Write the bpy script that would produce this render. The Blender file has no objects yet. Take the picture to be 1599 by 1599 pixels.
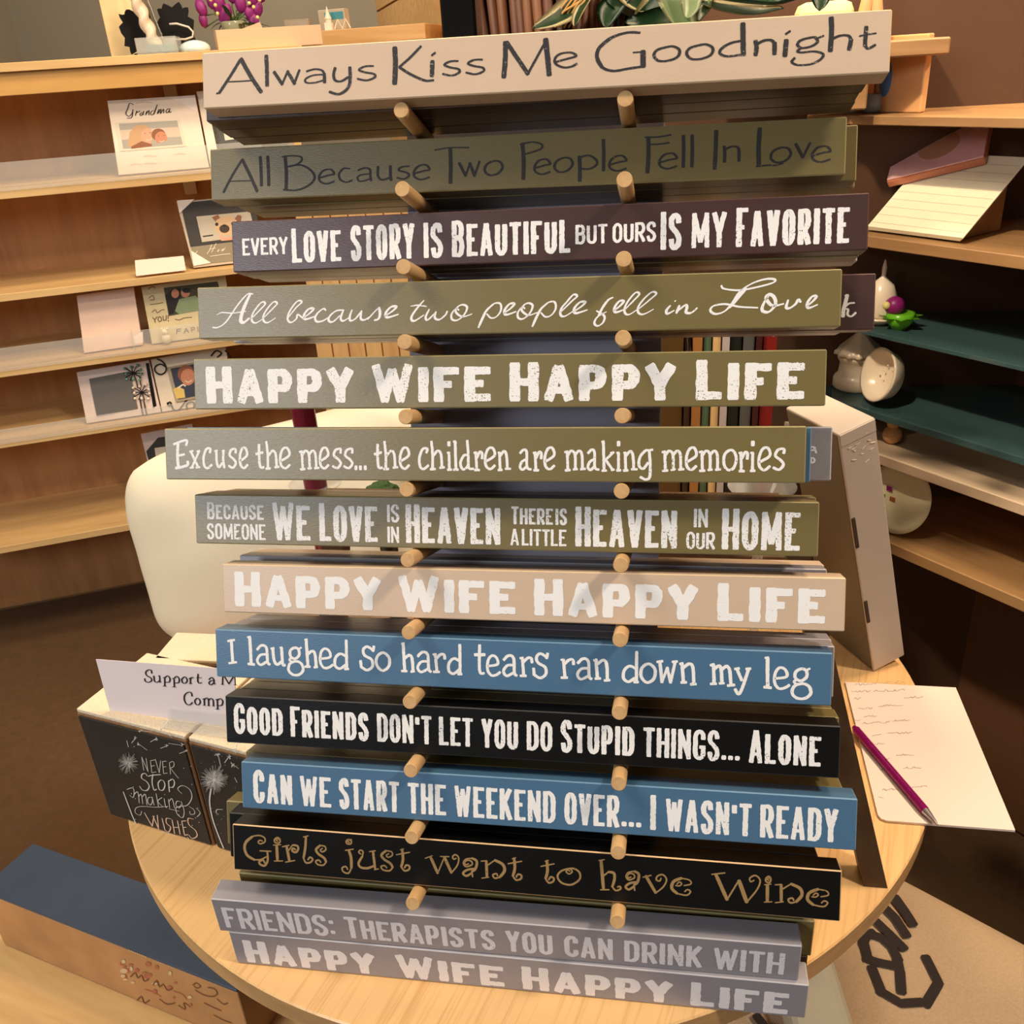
import bpy, bmesh, math, random
from mathutils import Vector, Matrix, noise
random.seed(7)
SC = bpy.context.scene
COL = SC.collection

# ------------------------------------------------------------------ camera
F_PX = 1441.965
CAM = Vector((0.0647447, -0.4704376, 0.5896763))
R = Matrix(((0.9860024, -0.1660911, -0.0145924),
            (0.1552350, 0.8825604, 0.4438347),
            (-0.0608383, -0.4398874, 0.8959898)))      # columns: right, forward, up
cd = bpy.data.cameras.new('camera'); cam = bpy.data.objects.new('camera', cd); COL.objects.link(cam)
cd.sensor_fit = 'HORIZONTAL'; cd.sensor_width = 36.0; cd.lens = F_PX / 1599 * 36.0
cd.clip_start = 0.02; cd.clip_end = 60
rt, fw, up = (Vector((R[0][i], R[1][i], R[2][i])) for i in range(3))
cam.matrix_world = Matrix(((rt.x, up.x, -fw.x, CAM.x), (rt.y, up.y, -fw.y, CAM.y), (rt.z, up.z, -fw.z, CAM.z), (0, 0, 0, 1)))
SC.camera = cam

# ------------------------------------------------------------------ world, lamps, exposure
w = bpy.data.worlds.new('world'); SC.world = w; w.use_nodes = True
bg = w.node_tree.nodes['Background']; bg.inputs[0].default_value = (1.0, 0.90, 0.78, 1); bg.inputs[1].default_value = 0.17
def area(name, loc, target, size, power, col):
    l = bpy.data.lights.new(name, 'AREA'); l.shape = 'DISK'; l.size = size; l.energy = power; l.color = col
    o = bpy.data.objects.new(name, l); COL.objects.link(o); o.location = loc
    o.rotation_euler = (Vector(target) - Vector(loc)).to_track_quat('-Z', 'Y').to_euler(); return o
area('ceiling_lamp', (1.35, -0.25, 1.95), (0, 0.1, 0.2), 0.24, 26, (1.0, 0.83, 0.65))
area('ceiling_lamp', (-1.15, -0.25, 2.0), (-0.1, 0.1, 0.1), 0.75, 22, (1.0, 0.84, 0.66))
area('ceiling_lamp', (-0.3, 1.0, 2.1), (-1.0, 1.6, 0.1), 0.45, 25, (1.0, 0.78, 0.52))
area('ceiling_lamp', (0.9, 0.75, 2.1), (0.7, 1.2, 0.2), 0.45, 30, (1.0, 0.72, 0.46))
area('shop_window_light', (-1.95, -2.85, 1.55), (-0.1, 0, 0.38), 1.0, 44, (0.86, 0.92, 1.0))
area('ceiling_lamp', (-1.6, 3.0, 2.3), (-1.2, 3.6, 0.8), 0.5, 30, (1.0, 0.86, 0.66))
sl = bpy.data.lights.new('added_cabinet_fill', 'SPOT'); sl.energy = 150; sl.color = (1.0, 0.80, 0.56); sl.spot_size = math.radians(34); sl.spot_blend = 0.6; sl.shadow_soft_size = 0.05  # added fill spot to brighten the cabinet, no such lamp is known
so = bpy.data.objects.new('added_cabinet_fill', sl); COL.objects.link(so); so.location = (-0.55, -0.35, 1.95)
so.rotation_euler = (Vector((0.62, 1.0, 0.25)) - Vector(so.location)).to_track_quat('-Z', 'Y').to_euler()
SC.view_settings.view_transform = 'Standard'; SC.view_settings.look = 'None'
SC.view_settings.gamma = 1; SC.view_settings.use_curve_mapping = False
SC.view_settings.exposure = 0.14

# ------------------------------------------------------------------ measuring helpers
def ray(x, y): return fw + rt * ((x - 800) / F_PX) - up * ((y - 800) / F_PX)
def on_z(x, y, z): d = ray(x, y); return CAM + d * ((z - CAM.z) / d.z)
def on_plane(x, y, p, n): d = ray(x, y); n = Vector(n); return CAM + d * ((Vector(p) - CAM).dot(n) / d.dot(n))
LEAN = math.radians(20.503)
RU = Vector((0, math.sin(LEAN), math.cos(LEAN))); RN = Vector((0, -math.cos(LEAN), math.sin(LEAN)))
def rack(x, v, n): return Vector((x, 0, 0)) + RU * v + RN * n

# ------------------------------------------------------------------ materials
MATS = {}
def srgb(c):
    f = lambda v: v / 12.92 if v <= 0.04045 else ((v + 0.055) / 1.055) ** 2.4
    return tuple(f(v / 255.0) for v in c)
def mat(name, col, rough=0.5, spec=0.5, metal=0.0, var=0.06, scale=40.0, bump=0.0, bscale=200.0, trans=0.0, alpha=1.0, raw=False, stretch=(1, 1, 1), ior=1.45):
    if name in MATS: return MATS[name]
    m = bpy.data.materials.new(name); m.use_nodes = True; nt = m.node_tree; b = nt.nodes['Principled BSDF']
    c = col if raw else srgb(col)
    tc = nt.nodes.new('ShaderNodeTexCoord'); mp = nt.nodes.new('ShaderNodeMapping'); mp.inputs['Scale'].default_value = stretch
    nt.links.new(tc.outputs['Object'], mp.inputs['Vector'])
    nz = nt.nodes.new('ShaderNodeTexNoise'); nz.inputs['Scale'].default_value = scale; nz.inputs['Detail'].default_value = 4
    nt.links.new(mp.outputs[0], nz.inputs['Vector'])
    rp = nt.nodes.new('ShaderNodeMapRange'); rp.inputs[3].default_value = 1 - var; rp.inputs[4].default_value = 1 + var
    nt.links.new(nz.outputs['Fac'], rp.inputs[0])
    mx = nt.nodes.new('ShaderNodeVectorMath'); mx.operation = 'SCALE'; mx.inputs[0].default_value = c
    nt.links.new(rp.outputs[0], mx.inputs['Scale']); nt.links.new(mx.outputs[0], b.inputs['Base Color'])
    b.inputs['Roughness'].default_value = rough; b.inputs['Specular IOR Level'].default_value = spec
    b.inputs['Metallic'].default_value = metal; b.inputs['IOR'].default_value = ior
    if trans: b.inputs['Transmission Weight'].default_value = trans
    if alpha < 1: b.inputs['Alpha'].default_value = alpha
    if bump:
        n2 = nt.nodes.new('ShaderNodeTexNoise'); n2.inputs['Scale'].default_value = bscale; n2.inputs['Detail'].default_value = 3
        nt.links.new(mp.outputs[0], n2.inputs['Vector'])
        bm = nt.nodes.new('ShaderNodeBump'); bm.inputs['Strength'].default_value = bump; bm.inputs['Distance'].default_value = 0.001
        nt.links.new(n2.outputs['Fac'], bm.inputs['Height']); nt.links.new(bm.outputs[0], b.inputs['Normal'])
    MATS[name] = m; return m
def wood(name, c1, c2, stretch=(2, 60, 60), rough=0.4, rot=0.0, scale=1.0, spec=0.4, lo=0.33, hi=0.62):
    if name in MATS: return MATS[name]
    m = bpy.data.materials.new(name); m.use_nodes = True; nt = m.node_tree; b = nt.nodes['Principled BSDF']
    tc = nt.nodes.new('ShaderNodeTexCoord'); m1 = nt.nodes.new('ShaderNodeMapping'); m1.inputs['Rotation'].default_value = (0, 0, rot)
    mp = nt.nodes.new('ShaderNodeMapping'); mp.inputs['Scale'].default_value = stretch
    nt.links.new(tc.outputs['Object'], m1.inputs['Vector']); nt.links.new(m1.outputs[0], mp.inputs['Vector'])
    n1 = nt.nodes.new('ShaderNodeTexNoise'); n1.inputs['Scale'].default_value = scale; n1.inputs['Detail'].default_value = 6; n1.inputs['Roughness'].default_value = 0.6
    n1.inputs['Distortion'].default_value = 0.3
    nt.links.new(mp.outputs[0], n1.inputs['Vector'])
    cr = nt.nodes.new('ShaderNodeValToRGB'); e = cr.color_ramp.elements
    e[0].position = lo; e[0].color = (*srgb(c2), 1); e[1].position = hi; e[1].color = (*srgb(c1), 1)
    nt.links.new(n1.outputs['Fac'], cr.inputs[0]); nt.links.new(cr.outputs[0], b.inputs['Base Color'])
    b.inputs['Roughness'].default_value = rough; b.inputs['Specular IOR Level'].default_value = spec
    MATS[name] = m; return m
def worn_paint(name, col, under, amount=0.5, scale=900.0, rough=0.55):
    """screen print that has flaked in small specks, the board showing through"""
    if name in MATS: return MATS[name]
    m = bpy.data.materials.new(name); m.use_nodes = True; nt = m.node_tree; b = nt.nodes['Principled BSDF']
    tc = nt.nodes.new('ShaderNodeTexCoord')
    n1 = nt.nodes.new('ShaderNodeTexNoise'); n1.inputs['Scale'].default_value = scale; n1.inputs['Detail'].default_value = 2
    n2 = nt.nodes.new('ShaderNodeTexNoise'); n2.inputs['Scale'].default_value = 45; n2.inputs['Detail'].default_value = 2
    nt.links.new(tc.outputs['Object'], n1.inputs['Vector']); nt.links.new(tc.outputs['Object'], n2.inputs['Vector'])
    ad = nt.nodes.new('ShaderNodeMath'); ad.operation = 'MULTIPLY_ADD'; ad.inputs[1].default_value = 0.35
    nt.links.new(n2.outputs['Fac'], ad.inputs[0]); nt.links.new(n1.outputs['Fac'], ad.inputs[2])
    cr = nt.nodes.new('ShaderNodeValToRGB'); e = cr.color_ramp.elements
    t = 0.90 - 0.10 * amount
    e[0].position = t; e[0].color = (*srgb(col), 1); e[1].position = t + 0.03; e[1].color = (*srgb(under), 1)
    nt.links.new(ad.outputs[0], cr.inputs[0]); nt.links.new(cr.outputs[0], b.inputs['Base Color'])
    b.inputs['Roughness'].default_value = rough; b.inputs['Specular IOR Level'].default_value = 0.3
    MATS[name] = m; return m

# ------------------------------------------------------------------ object helpers
def tag(o, label=None, cat=None, group=None, kind=None):
    if label: o['label'] = label
    if cat: o['category'] = cat
    if group: o['group'] = group
    if kind: o['kind'] = kind
    return o
def empty(name, loc=(0, 0, 0), rot=None, label=None, cat=None, group=None, kind=None):
    o = bpy.data.objects.new(name, None); COL.objects.link(o); o.location = loc; o.empty_display_size = 0.02
    if rot is not None: o.rotation_euler = rot
    return tag(o, label, cat, group, kind)
def link(name, me, parent=None, loc=(0, 0, 0), rot=None, mats=(), label=None, cat=None, group=None, kind=None, smooth=False):
    for m in mats: me.materials.append(m)
    if smooth:
        for p in me.polygons: p.use_smooth = True
    o = bpy.data.objects.new(name, me); COL.objects.link(o); o.location = loc
    if rot is not None: o.rotation_euler = rot
    if parent: o.parent = parent
    return tag(o, label, cat, group, kind)
def bm_mesh(bm, name='mesh'):
    me = bpy.data.meshes.new(name); bm.normal_update(); bm.to_mesh(me); bm.free(); return me
def box_bm(size, bevel=0.0, seg=2, bm=None, loc=(0, 0, 0), rot=None, edge_mat=0):
    b2 = bmesh.new(); bmesh.ops.create_cube(b2, size=1)
    for v in b2.verts: v.co = Vector((v.co.x * size[0], v.co.y * size[1], v.co.z * size[2]))
    if bevel:
        r = bmesh.ops.bevel(b2, geom=b2.edges[:], offset=bevel, segments=seg, profile=0.5, affect='EDGES', clamp_overlap=True)
        for f in r['faces']: f.material_index = edge_mat
    m = Matrix.Translation(loc) @ (rot.to_4x4() if rot else Matrix.Identity(4))
    b2.transform(m)
    if bm is None: return b2
    me = bpy.data.meshes.new('t'); b2.to_mesh(me); b2.free(); bm.from_mesh(me); bpy.data.meshes.remove(me); return bm
def box(name, size, loc=(0, 0, 0), rot=None, m=None, parent=None, bevel=0.001, **k):
    return link(name, bm_mesh(box_bm(size, bevel)), parent, loc, rot, [m], **k)
def lathe_bm(prof, seg=32, bm=None, loc=(0, 0, 0), rot=None, wav=None, close=False):
    b2 = bmesh.new(); rings = []
    for i, (r, z) in enumerate(prof):
        ring = []
        for k in range(seg):
            a = 2 * math.pi * k / seg; rr = max(r, 1e-5) * (1 + (wav(i, a) if wav else 0))
            ring.append(b2.verts.new((rr * math.cos(a), rr * math.sin(a), z)))
        rings.append(ring)
    for a, b in zip(rings, rings[1:]):
        for k in range(seg): b2.faces.new((a[k], a[(k + 1) % seg], b[(k + 1) % seg], b[k]))
    b2.faces.new(list(reversed(rings[0]))); b2.faces.new(rings[-1])
    b2.transform(Matrix.Translation(loc) @ (rot.to_4x4() if rot else Matrix.Identity(4)))
    if bm is None: return b2
    me = bpy.data.meshes.new('t'); b2.to_mesh(me); b2.free(); bm.from_mesh(me); bpy.data.meshes.remove(me); return bm
def tube_bm(pts, r, seg=10, bm=None, rr=None):
    bm = bm or bmesh.new(); pts = [Vector(p) for p in pts]; rings = []
    prev = None
    for i, p in enumerate(pts):
        t = (pts[min(i + 1, len(pts) - 1)] - pts[max(i - 1, 0)]).normalized()
        a = prev if prev else (Vector((0, 0, 1)) if abs(t.z) < 0.9 else Vector((1, 0, 0)))
        x = (a - t * a.dot(t)).normalized(); y = t.cross(x); prev = x
        q = rr[i] if rr else r
        rings.append([bm.verts.new(p + (x * math.cos(2 * math.pi * k / seg) + y * math.sin(2 * math.pi * k / seg)) * q) for k in range(seg)])
    for a, b in zip(rings, rings[1:]):
        for k in range(seg): bm.faces.new((a[k], a[(k + 1) % seg], b[(k + 1) % seg], b[k]))
    bm.faces.new(list(reversed(rings[0]))); bm.faces.new(rings[-1]); return bm
def prism_bm(poly, n, th, bm=None, mi=0):
    """poly: 3-D points facing n; extruded by th against n"""
    bm = bm or bmesh.new(); n = Vector(n).normalized()
    a = [bm.verts.new(Vector(p)) for p in poly]; b = [bm.verts.new(Vector(p) - n * th) for p in poly]; k = len(a)
    nn = sum(((Vector(poly[i]).cross(Vector(poly[(i + 1) % k]))) for i in range(k)), Vector())
    if nn.dot(n) < 0: a.reverse(); b.reverse()
    fs = [bm.faces.new(a), bm.faces.new(list(reversed(b)))]
    for i in range(k): fs.append(bm.faces.new((a[(i + 1) % k], a[i], b[i], b[(i + 1) % k])))
    for f in fs: f.material_index = mi
    return bm
def centred(name, bm, parent=None, mats=(), base=False, **k):
    """link a world-space bmesh with its origin at its own centre (or base)"""
    lo = Vector((min(v.co.x for v in bm.verts), min(v.co.y for v in bm.verts), min(v.co.z for v in bm.verts)))
    hi = Vector((max(v.co.x for v in bm.verts), max(v.co.y for v in bm.verts), max(v.co.z for v in bm.verts)))
    c = (lo + hi) / 2
    if base: c.z = lo.z
    if parent is not None: c = parent.location.copy()
    bm.transform(Matrix.Translation(-c))
    return link(name, bm_mesh(bm), parent, (0, 0, 0) if parent is not None else c, None, mats, **k)

# ------------------------------------------------------------------ lettering: stroke fonts
def cr_spline(pts, closed=False, step=4):
    if len(pts) < 3: return pts
    out = []; n = len(pts)
    rng = n if closed else n - 1
    for i in range(rng):
        if closed: p0, p1, p2, p3 = pts[(i - 1) % n], pts[i], pts[(i + 1) % n], pts[(i + 2) % n]
        else: p0, p1, p2, p3 = pts[max(i - 1, 0)], pts[i], pts[i + 1], pts[min(i + 2, n - 1)]
        for s in range(step):
            t = s / step
            out.append(tuple(0.5 * ((2 * p1[k]) + (-p0[k] + p2[k]) * t + (2 * p0[k] - 5 * p1[k] + 4 * p2[k] - p3[k]) * t * t + (-p0[k] + 3 * p1[k] - 3 * p2[k] + p3[k]) * t ** 3) for k in range(2)))
    out.append(pts[0] if closed else pts[-1]); return out
def resample(pts, d):
    out = [pts[0]]
    for a, b in zip(pts, pts[1:]):
        L = math.hypot(b[0] - a[0], b[1] - a[1]); n = max(1, int(L / d + 0.5))
        for i in range(1, n + 1): out.append((a[0] + (b[0] - a[0]) * i / n, a[1] + (b[1] - a[1]) * i / n))
    return out
class Ink:
    """collects flat strokes in a plane; u right, v up, n toward the reader"""
    def __init__(s): s.bm = bmesh.new(); s.k = 0
    def poly(s, pts, h=None, mi=0):
        s.k += 1; z = h if h is not None else 0.00012 + (s.k % 40) * 1.5e-6
        vs = [s.bm.verts.new((p[0], -z, p[1])) for p in pts]
        try: f = s.bm.faces.new(vs); f.material_index = mi
        except ValueError: pass
    def stroke(s, pts, w, ratio=1.0, ang=0.0, jit=0.0, cap='r', taper=0.0, mi=0, closed=False):
        s.k += 1; z = 0.00012 + (s.k % 40) * 1.5e-6
        pts = [p for i, p in enumerate(pts) if i == 0 or math.hypot(p[0] - pts[i - 1][0], p[1] - pts[i - 1][1]) > 1e-6]
        if len(pts) < 2: return
        pts = resample(pts, max(w * 0.45, 2e-4)); n = len(pts); L = []; Rr = []
        for i, p in enumerate(pts):
            a = pts[max(i - 1, 0)]; b = pts[min(i + 1, n - 1)]
            if closed and i in (0, n - 1): a, b = pts[-2], pts[1]
            dx, dy = b[0] - a[0], b[1] - a[1]; l = math.hypot(dx, dy) or 1; dx /= l; dy /= l
            th = math.atan2(dy, dx) - ang
            ww = w * (ratio + (1 - ratio) * abs(math.sin(th)))
            t = i / (n - 1)
            if taper: ww *= 1 - taper * max(0, 1 - min(t, 1 - t) * 5)
            j1 = 1 + jit * random.uniform(-1, 1); j2 = 1 + jit * random.uniform(-1, 1)
            px, py = -dy * ww / 2, dx * ww / 2
            if i in (0, n - 1) and not closed:
                sg = -1 if i == 0 else 1
                if cap == 'r':
                    e = [(p[0] + sg * dx * ww * 0.32 * c_ + px * k_, p[1] + sg * dy * ww * 0.32 * c_ + py * k_) for k_, c_ in ((0.97, 0.35), (0.62, 0.95), (-0.62, 0.95), (-0.97, 0.35))]
                    if i == 0: L += [e[1], e[0]]; Rr += [e[2], e[3]]
                    else: L += [e[0], e[1]]; Rr += [e[3], e[2]]
                    continue
                elif cap == 's':
                    o_ = ww * 0.10
                    if i == 0: L += [(p[0] + px * .82 - dx * o_, p[1] + py * .82 - dy * o_), (p[0] + px + dx * o_, p[1] + py + dy * o_)]; Rr += [(p[0] - px * .82 - dx * o_, p[1] - py * .82 - dy * o_), (p[0] - px + dx * o_, p[1] - py + dy * o_)]
                    else: L += [(p[0] + px - dx * o_, p[1] + py - dy * o_), (p[0] + px * .82 + dx * o_, p[1] + py * .82 + dy * o_)]; Rr += [(p[0] - px - dx * o_, p[1] - py - dy * o_), (p[0] - px * .82 + dx * o_, p[1] - py * .82 + dy * o_)]
                    continue
            L.append((p[0] + px * j1, p[1] + py * j1)); Rr.append((p[0] - px * j2, p[1] - py * j2))
        lv = [s.bm.verts.new((a, -z, b)) for a, b in L]; rv = [s.bm.verts.new((a, -z, b)) for a, b in Rr]
        for i in range(len(lv) - 1):
            try: f = s.bm.faces.new((rv[i], rv[i + 1], lv[i + 1], lv[i])); f.material_index = mi
            except ValueError: pass
    def done(s, name, parent, mats, loc=(0, 0, 0), **k):
        return link(name, bm_mesh(s.bm), parent, loc, None, mats, **k)

# block capitals: centre lines in a unit box, y 0 baseline .. 1 cap; '~' = smooth
BLK = {
 'A': (1.0, ['0,0 .43,1', '.57,1 1,0', '.40,.99 .60,.99', '.2,.24 .8,.24']), 'B': (.92, ['0,0 0,1', '~0,1 .7,1 .95,.78 .7,.53 0,.53', '~0,.53 .75,.53 1,.27 .75,0 0,0']),
 'C': (.88, ['~1,.7 .97,.9 .5,1.02 .03,.86 0,.5 .03,.14 .5,-.02 .97,.1 1,.3']), 'D': (.92, ['0,0 0,1', '~0,1 .6,1 .98,.84 1,.5 .98,.16 .6,0 0,0']),
 'E': (.78, ['0,0 0,1', '0,1 1,1', '0,.52 .85,.52', '0,0 1,0']), 'F': (.76, ['0,0 0,1', '0,1 1,1', '0,.5 .82,.5']),
 'G': (.92, ['~1,.72 .95,.92 .5,1.02 .03,.86 0,.5 .03,.14 .5,-.02 .97,.12 1,.42', '.55,.42 1,.42']), 'H': (.95, ['0,0 0,1', '1,0 1,1', '0,.5 1,.5']),
 'I': (.0, ['.5,0 .5,1']), 'K': (.95, ['0,0 0,1', '.95,1 .08,.42', '.3,.6 1,0']), 'L': (.72, ['0,0 0,1', '0,0 1,0']),
 'M': (1.35, ['0,0 .04,1', '.04,1 .5,.12', '.5,.12 .96,1', '.96,1 1,0']), 'N': (1.0, ['0,0 0,1', '0,1 1,0', '1,0 1,1']),
 'O': (.92, ['~.5,1.02 .05,.86 0,.5 .05,.14 .5,-.02 .95,.14 1,.5 .95,.86 .5,1.02']), 'P': (.88, ['0,0 0,1', '~0,1 .75,1 1,.72 .75,.43 0,.43']),
 'R': (.94, ['0,0 0,1', '~0,1 .75,1 1,.74 .75,.48 0,.48', '.45,.48 1,0']), 'S': (.86, ['~.98,.78 .85,.98 .4,1.02 .03,.88 .05,.66 .5,.52 .95,.34 .97,.12 .6,-.02 .15,.02 0,.25']),
 'T': (.82, ['.5,0 .5,1', '0,1 1,1']), 'U': (.92, ['~0,1 0,.4 .06,.1 .5,-.02 .94,.1 1,.4 1,1']), 'V': (.95, ['0,1 .47,0', '1,1 .53,0']),
 'W': (1.5, ['0,1 .24,0', '.26,0 .5,.95', '.5,.95 .74,0', '.76,0 1,1']), 'Y': (.95, ['0,1 .5,.42', '1,1 .5,.42', '.5,.48 .5,0']),
 '.': (.0, ['.5,.04 .5,.10']), "'": (.0, ['.5,.98 .42,.72']), ':': (.0, ['.5,.12 .5,.2', '.5,.7 .5,.78'])}
def block_word(ink, text, u0, u1, vb, vt, sw, small=0.9, jit=0.10, gap=0.42, hr=0.8):
    """text between u0..u1, baseline vb, cap top vt; sw stroke / cap height; first capital larger"""
    H = vt - vb; S = sw * H; toks = []; x = 0.0
    body = {}
    for i, c in enumerate(text):
        if c == ' ': toks.append((None, .45)); continue
        h = H if (i == 0 and small < 1) else H * small
        toks.append((c, BLK[c][0], h))
    # natural glyph widths: stroke + k*width ; solve k so that the word fills the range
    fixed = sum(S for t in toks if t[0]) + sum(S * gap for a, b in zip(toks, toks[1:]) if a[0] and b[0])
    flex = sum((t[1] * (1.0 if not t[0] else (t[2] / H) ** .5)) for t in toks)
    k = ((u1 - u0) - fixed) / max(flex, .01)
    if flex < .01: k = 0
    x = u0
    for i, t in enumerate(toks):
        if not t[0]: x += k * .45; continue
        W = S + k * t[1] * (t[2] / H) ** .5
        for st in BLK[t[0]][1]:
            sm = st[0] == '~'; pts = [tuple(float(q) for q in a.split(',')) for a in st.lstrip('~').split()]
            P = [(x + S / 2 + px * (W - S), vb + S / 2 * hr + py * (t[2] - S * hr)) for px, py in pts]
            if t[0] in 'O' : P = cr_spline(P[:-1], True, 5)
            elif sm: P = cr_spline(P, False, 5)
            horiz = abs(P[0][1] - P[-1][1]) < 1e-5 and not sm
            wdt = S * (hr * .95 if horiz else 1) * ({'W': .86, 'M': .9, 'A': .88, 'N': .93}.get(t[0], 1))
            if not sm and t[0] not in '.:\'':
                (ax, ay), (bx, by) = P[0], P[-1]; l_ = math.hypot(bx - ax, by - ay) or 1; dx, dy = (bx - ax) / l_, (by - ay) / l_
                ea = (S * .42 if pts[0][0] in (0, 1) else 0) if horiz else (S * hr * .40 if pts[0][1] in (0, 1) else 0)
                eb = (S * .42 if pts[-1][0] == 1 else 0) if horiz else (S * hr * .40 if pts[-1][1] in (0, 1) else 0)
                P = [(ax - dx * ea, ay - dy * ea), (bx + dx * eb, by + dy * eb)]
            if t[0] == '.': wdt = S * 1.05
            ink.stroke(P, wdt, 1.0 if not sm else hr * .97, 0.0, jit, 'r' if t[0] in '.:' else 's', closed=(t[0] == 'O'))
        x += W
        if i + 1 < len(toks) and toks[i + 1][0]: x += S * gap

class Font:
    """glyphs traced once on the face of a sign, re-used at the positions of its letters"""
    def __init__(s): s.g = {}
    def add(s, ch, to_uv, ox, oy, sc, spec):
        strokes = []
        for st in spec.split(';'):
            st = st.strip(); head, rest = st.split(' ', 1)
            wpx = float(head.strip('~*')); sm = '*' not in head; closed = '~' in head
            pts = [tuple(float(q) for q in a.split(',')) for a in rest.split()]
            pts = [to_uv(ox + a / sc, oy + b / sc) for a, b in pts]
            strokes.append((wpx / sc, sm, closed, pts))
        us = [p[0] for q in strokes for p in q[3]]; s.g[ch] = (min(us), max(us), strokes)
    def put(s, ink, ch, u0, u1, m_per_px, dv=0.0, ratio=1.0, ang=0.0, jit=0.0, taper=0.0, wmul=1.0, vs=1.0, vb=0.0):
        a, b, strokes = s.g[ch]; mw = max(q[0] for q in strokes) * m_per_px * 0
        span = (b - a) or 1e-3
        for wpx, sm, closed, pts in strokes:
            P = [((u0 + (p[0] - a) / span * (u1 - u0)) if b - a > 1e-3 else u0 + (u1 - u0) / 2 + (p[0] - (a + b) / 2), vb + (p[1] - vb) * vs + dv) for p in pts]
            P = cr_spline(P, closed, 5) if (sm or closed) else P
            ink.stroke(P, wpx * m_per_px * wmul, ratio, ang, jit, 'r', taper, closed=closed)

# ------------------------------------------------------------------ the wooden word signs
SL, SH, ST = 0.4064, 0.03337, 0.0178
C_CREAM, C_OLIVE, C_MAROON, C_BLUE, C_BLACK, C_GREY = (216, 190, 164), (122, 108, 64), (72, 46, 44), (74, 114, 148), (11, 11, 11), (156, 152, 158)
PAINT = {}
for nm, c, ec in (('cream', C_CREAM, (226, 198, 158)), ('olive', C_OLIVE, (156, 144, 100)), ('maroon', C_MAROON, (98, 72, 68)),
                  ('blue', C_BLUE, (112, 150, 178)), ('black', C_BLACK, (60, 58, 58)), ('grey', C_GREY, (196, 193, 196)), ('shaded_maroon', (46, 28, 24), (92, 74, 66)),  # last one: maroon darkened to put the top stack's underside shade into its colour
                  ('black_sanded', C_BLACK, (228, 188, 138))):
    PAINT[nm] = (mat('paint_' + nm, c, rough=0.33, spec=(0.35 if 'black' in nm else 0.75), var=0.035, scale=14, bump=0.12, bscale=350, stretch=(1, 3, 6)),
                 mat('edge_' + nm, ec, rough=0.5, spec=0.4, var=0.10, scale=90))
def make_sign_body(col, bev=0.0007, seam=False):
    key = ('body', col)
    if key not in MATS:
        bm = box_bm((SL, ST, SH), bev, 1, loc=(0, ST / 2, 0), edge_mat=1); MATS[key] = bm_mesh(bm)
        for m in PAINT[col]: MATS[key].materials.append(m)
    return MATS[key]
def face_matrix(x, v, n, ro): return Matrix.Translation(rack(x, v, n)) @ Matrix.Rotation(-LEAN, 4, 'X') @ Matrix.Rotation(-ro, 4, 'Y')
class Sign:
    def __init__(s, mtx, col, label, group=None, Lpx=980):
        s.m = mtx; s.inv = mtx.inverted(); s.mpp = SL / Lpx
        s.o = empty('word_sign', label=label, cat='sign', group=group); s.o.matrix_world = mtx
        b = bpy.data.objects.new('board', make_sign_body(col)); COL.objects.link(b); b.parent = s.o
    def uv(s, x, y):
        p = on_plane(x, y, s.m.translation, s.m.to_3x3() @ Vector((0, -1, 0))); q = s.inv @ p; return (q.x, q.z)
    def u(s, x, v=0.0):
        nrm = ray(x, 0).cross(ray(x, 1000)); d = s.m.to_3x3() @ Vector((1, 0, 0)); p0 = s.m @ Vector((0, 0, v))
        return (CAM - p0).dot(nrm) / d.dot(nrm)
ROWS = [(-0.02117, 0.59398, 0.08865, -0.00845), (-0.03666, 0.54807, 0.05226, -0.00239), (-0.02253, 0.50202, 0.05303, 0.00446),
        (-0.03964, 0.45603, 0.07058, 0.0013), (-0.04619, 0.40984, 0.06711, 0.00153), (-0.05903, 0.36413, 0.08474, 0.00328),
        (-0.048, 0.31895, 0.06892, 0.00013), (-0.03074, 0.27211, 0.06695, 0.00301), (-0.03718, 0.22609, 0.06781, -0.00042),
        (-0.03107, 0.1802, 0.06873, 0.0009), (-0.02003, 0.13484, 0.07047, 0.00219), (-0.02784, 0.08879, 0.07105, -0.00163)]
FRONT = [('cream', 'cream wooden sign with thin dark lettering Always Kiss Me Goodnight, topmost on the rack', 1079),
         ('olive', 'olive green wooden sign with thin dark lettering All Because Two People Fell In Love', 997),
         ('maroon', 'dark maroon wooden sign with white capitals EVERY LOVE STORY IS BEAUTIFUL', 996),
         ('olive', 'olive green wooden sign with white script All because two people fell in Love', 1008),
         ('olive', 'olive green wooden sign with white capitals HAPPY WIFE HAPPY LIFE', 990),
         ('olive', 'olive green wooden sign with white letters Excuse the mess, children making memories', 1004),
         ('olive', 'olive green wooden sign with white capitals BECAUSE SOMEONE WE LOVE IS IN HEAVEN', 976),
         ('cream', 'cream wooden sign with white capitals HAPPY WIFE HAPPY LIFE', 975),
         ('blue', 'blue wooden sign with white letters I laughed so hard tears ran down my leg', 964),
         ('black', 'black wooden sign with white capitals GOOD FRIENDS DON\'T LET YOU DO STUPID THINGS', 962),
         ('blue', 'blue wooden sign with white capitals CAN WE START THE WEEKEND OVER', 964),
         ('black_sanded', 'black wooden sign with sanded edges and gold curly letters Girls just want to have Wine', 956)]
signs = []
for i, (r_, f_) in enumerate(zip(ROWS, FRONT)):
    signs.append(Sign(face_matrix(*r_), f_[0], f_[1], 'word signs on the peg rack', f_[2]))
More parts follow.
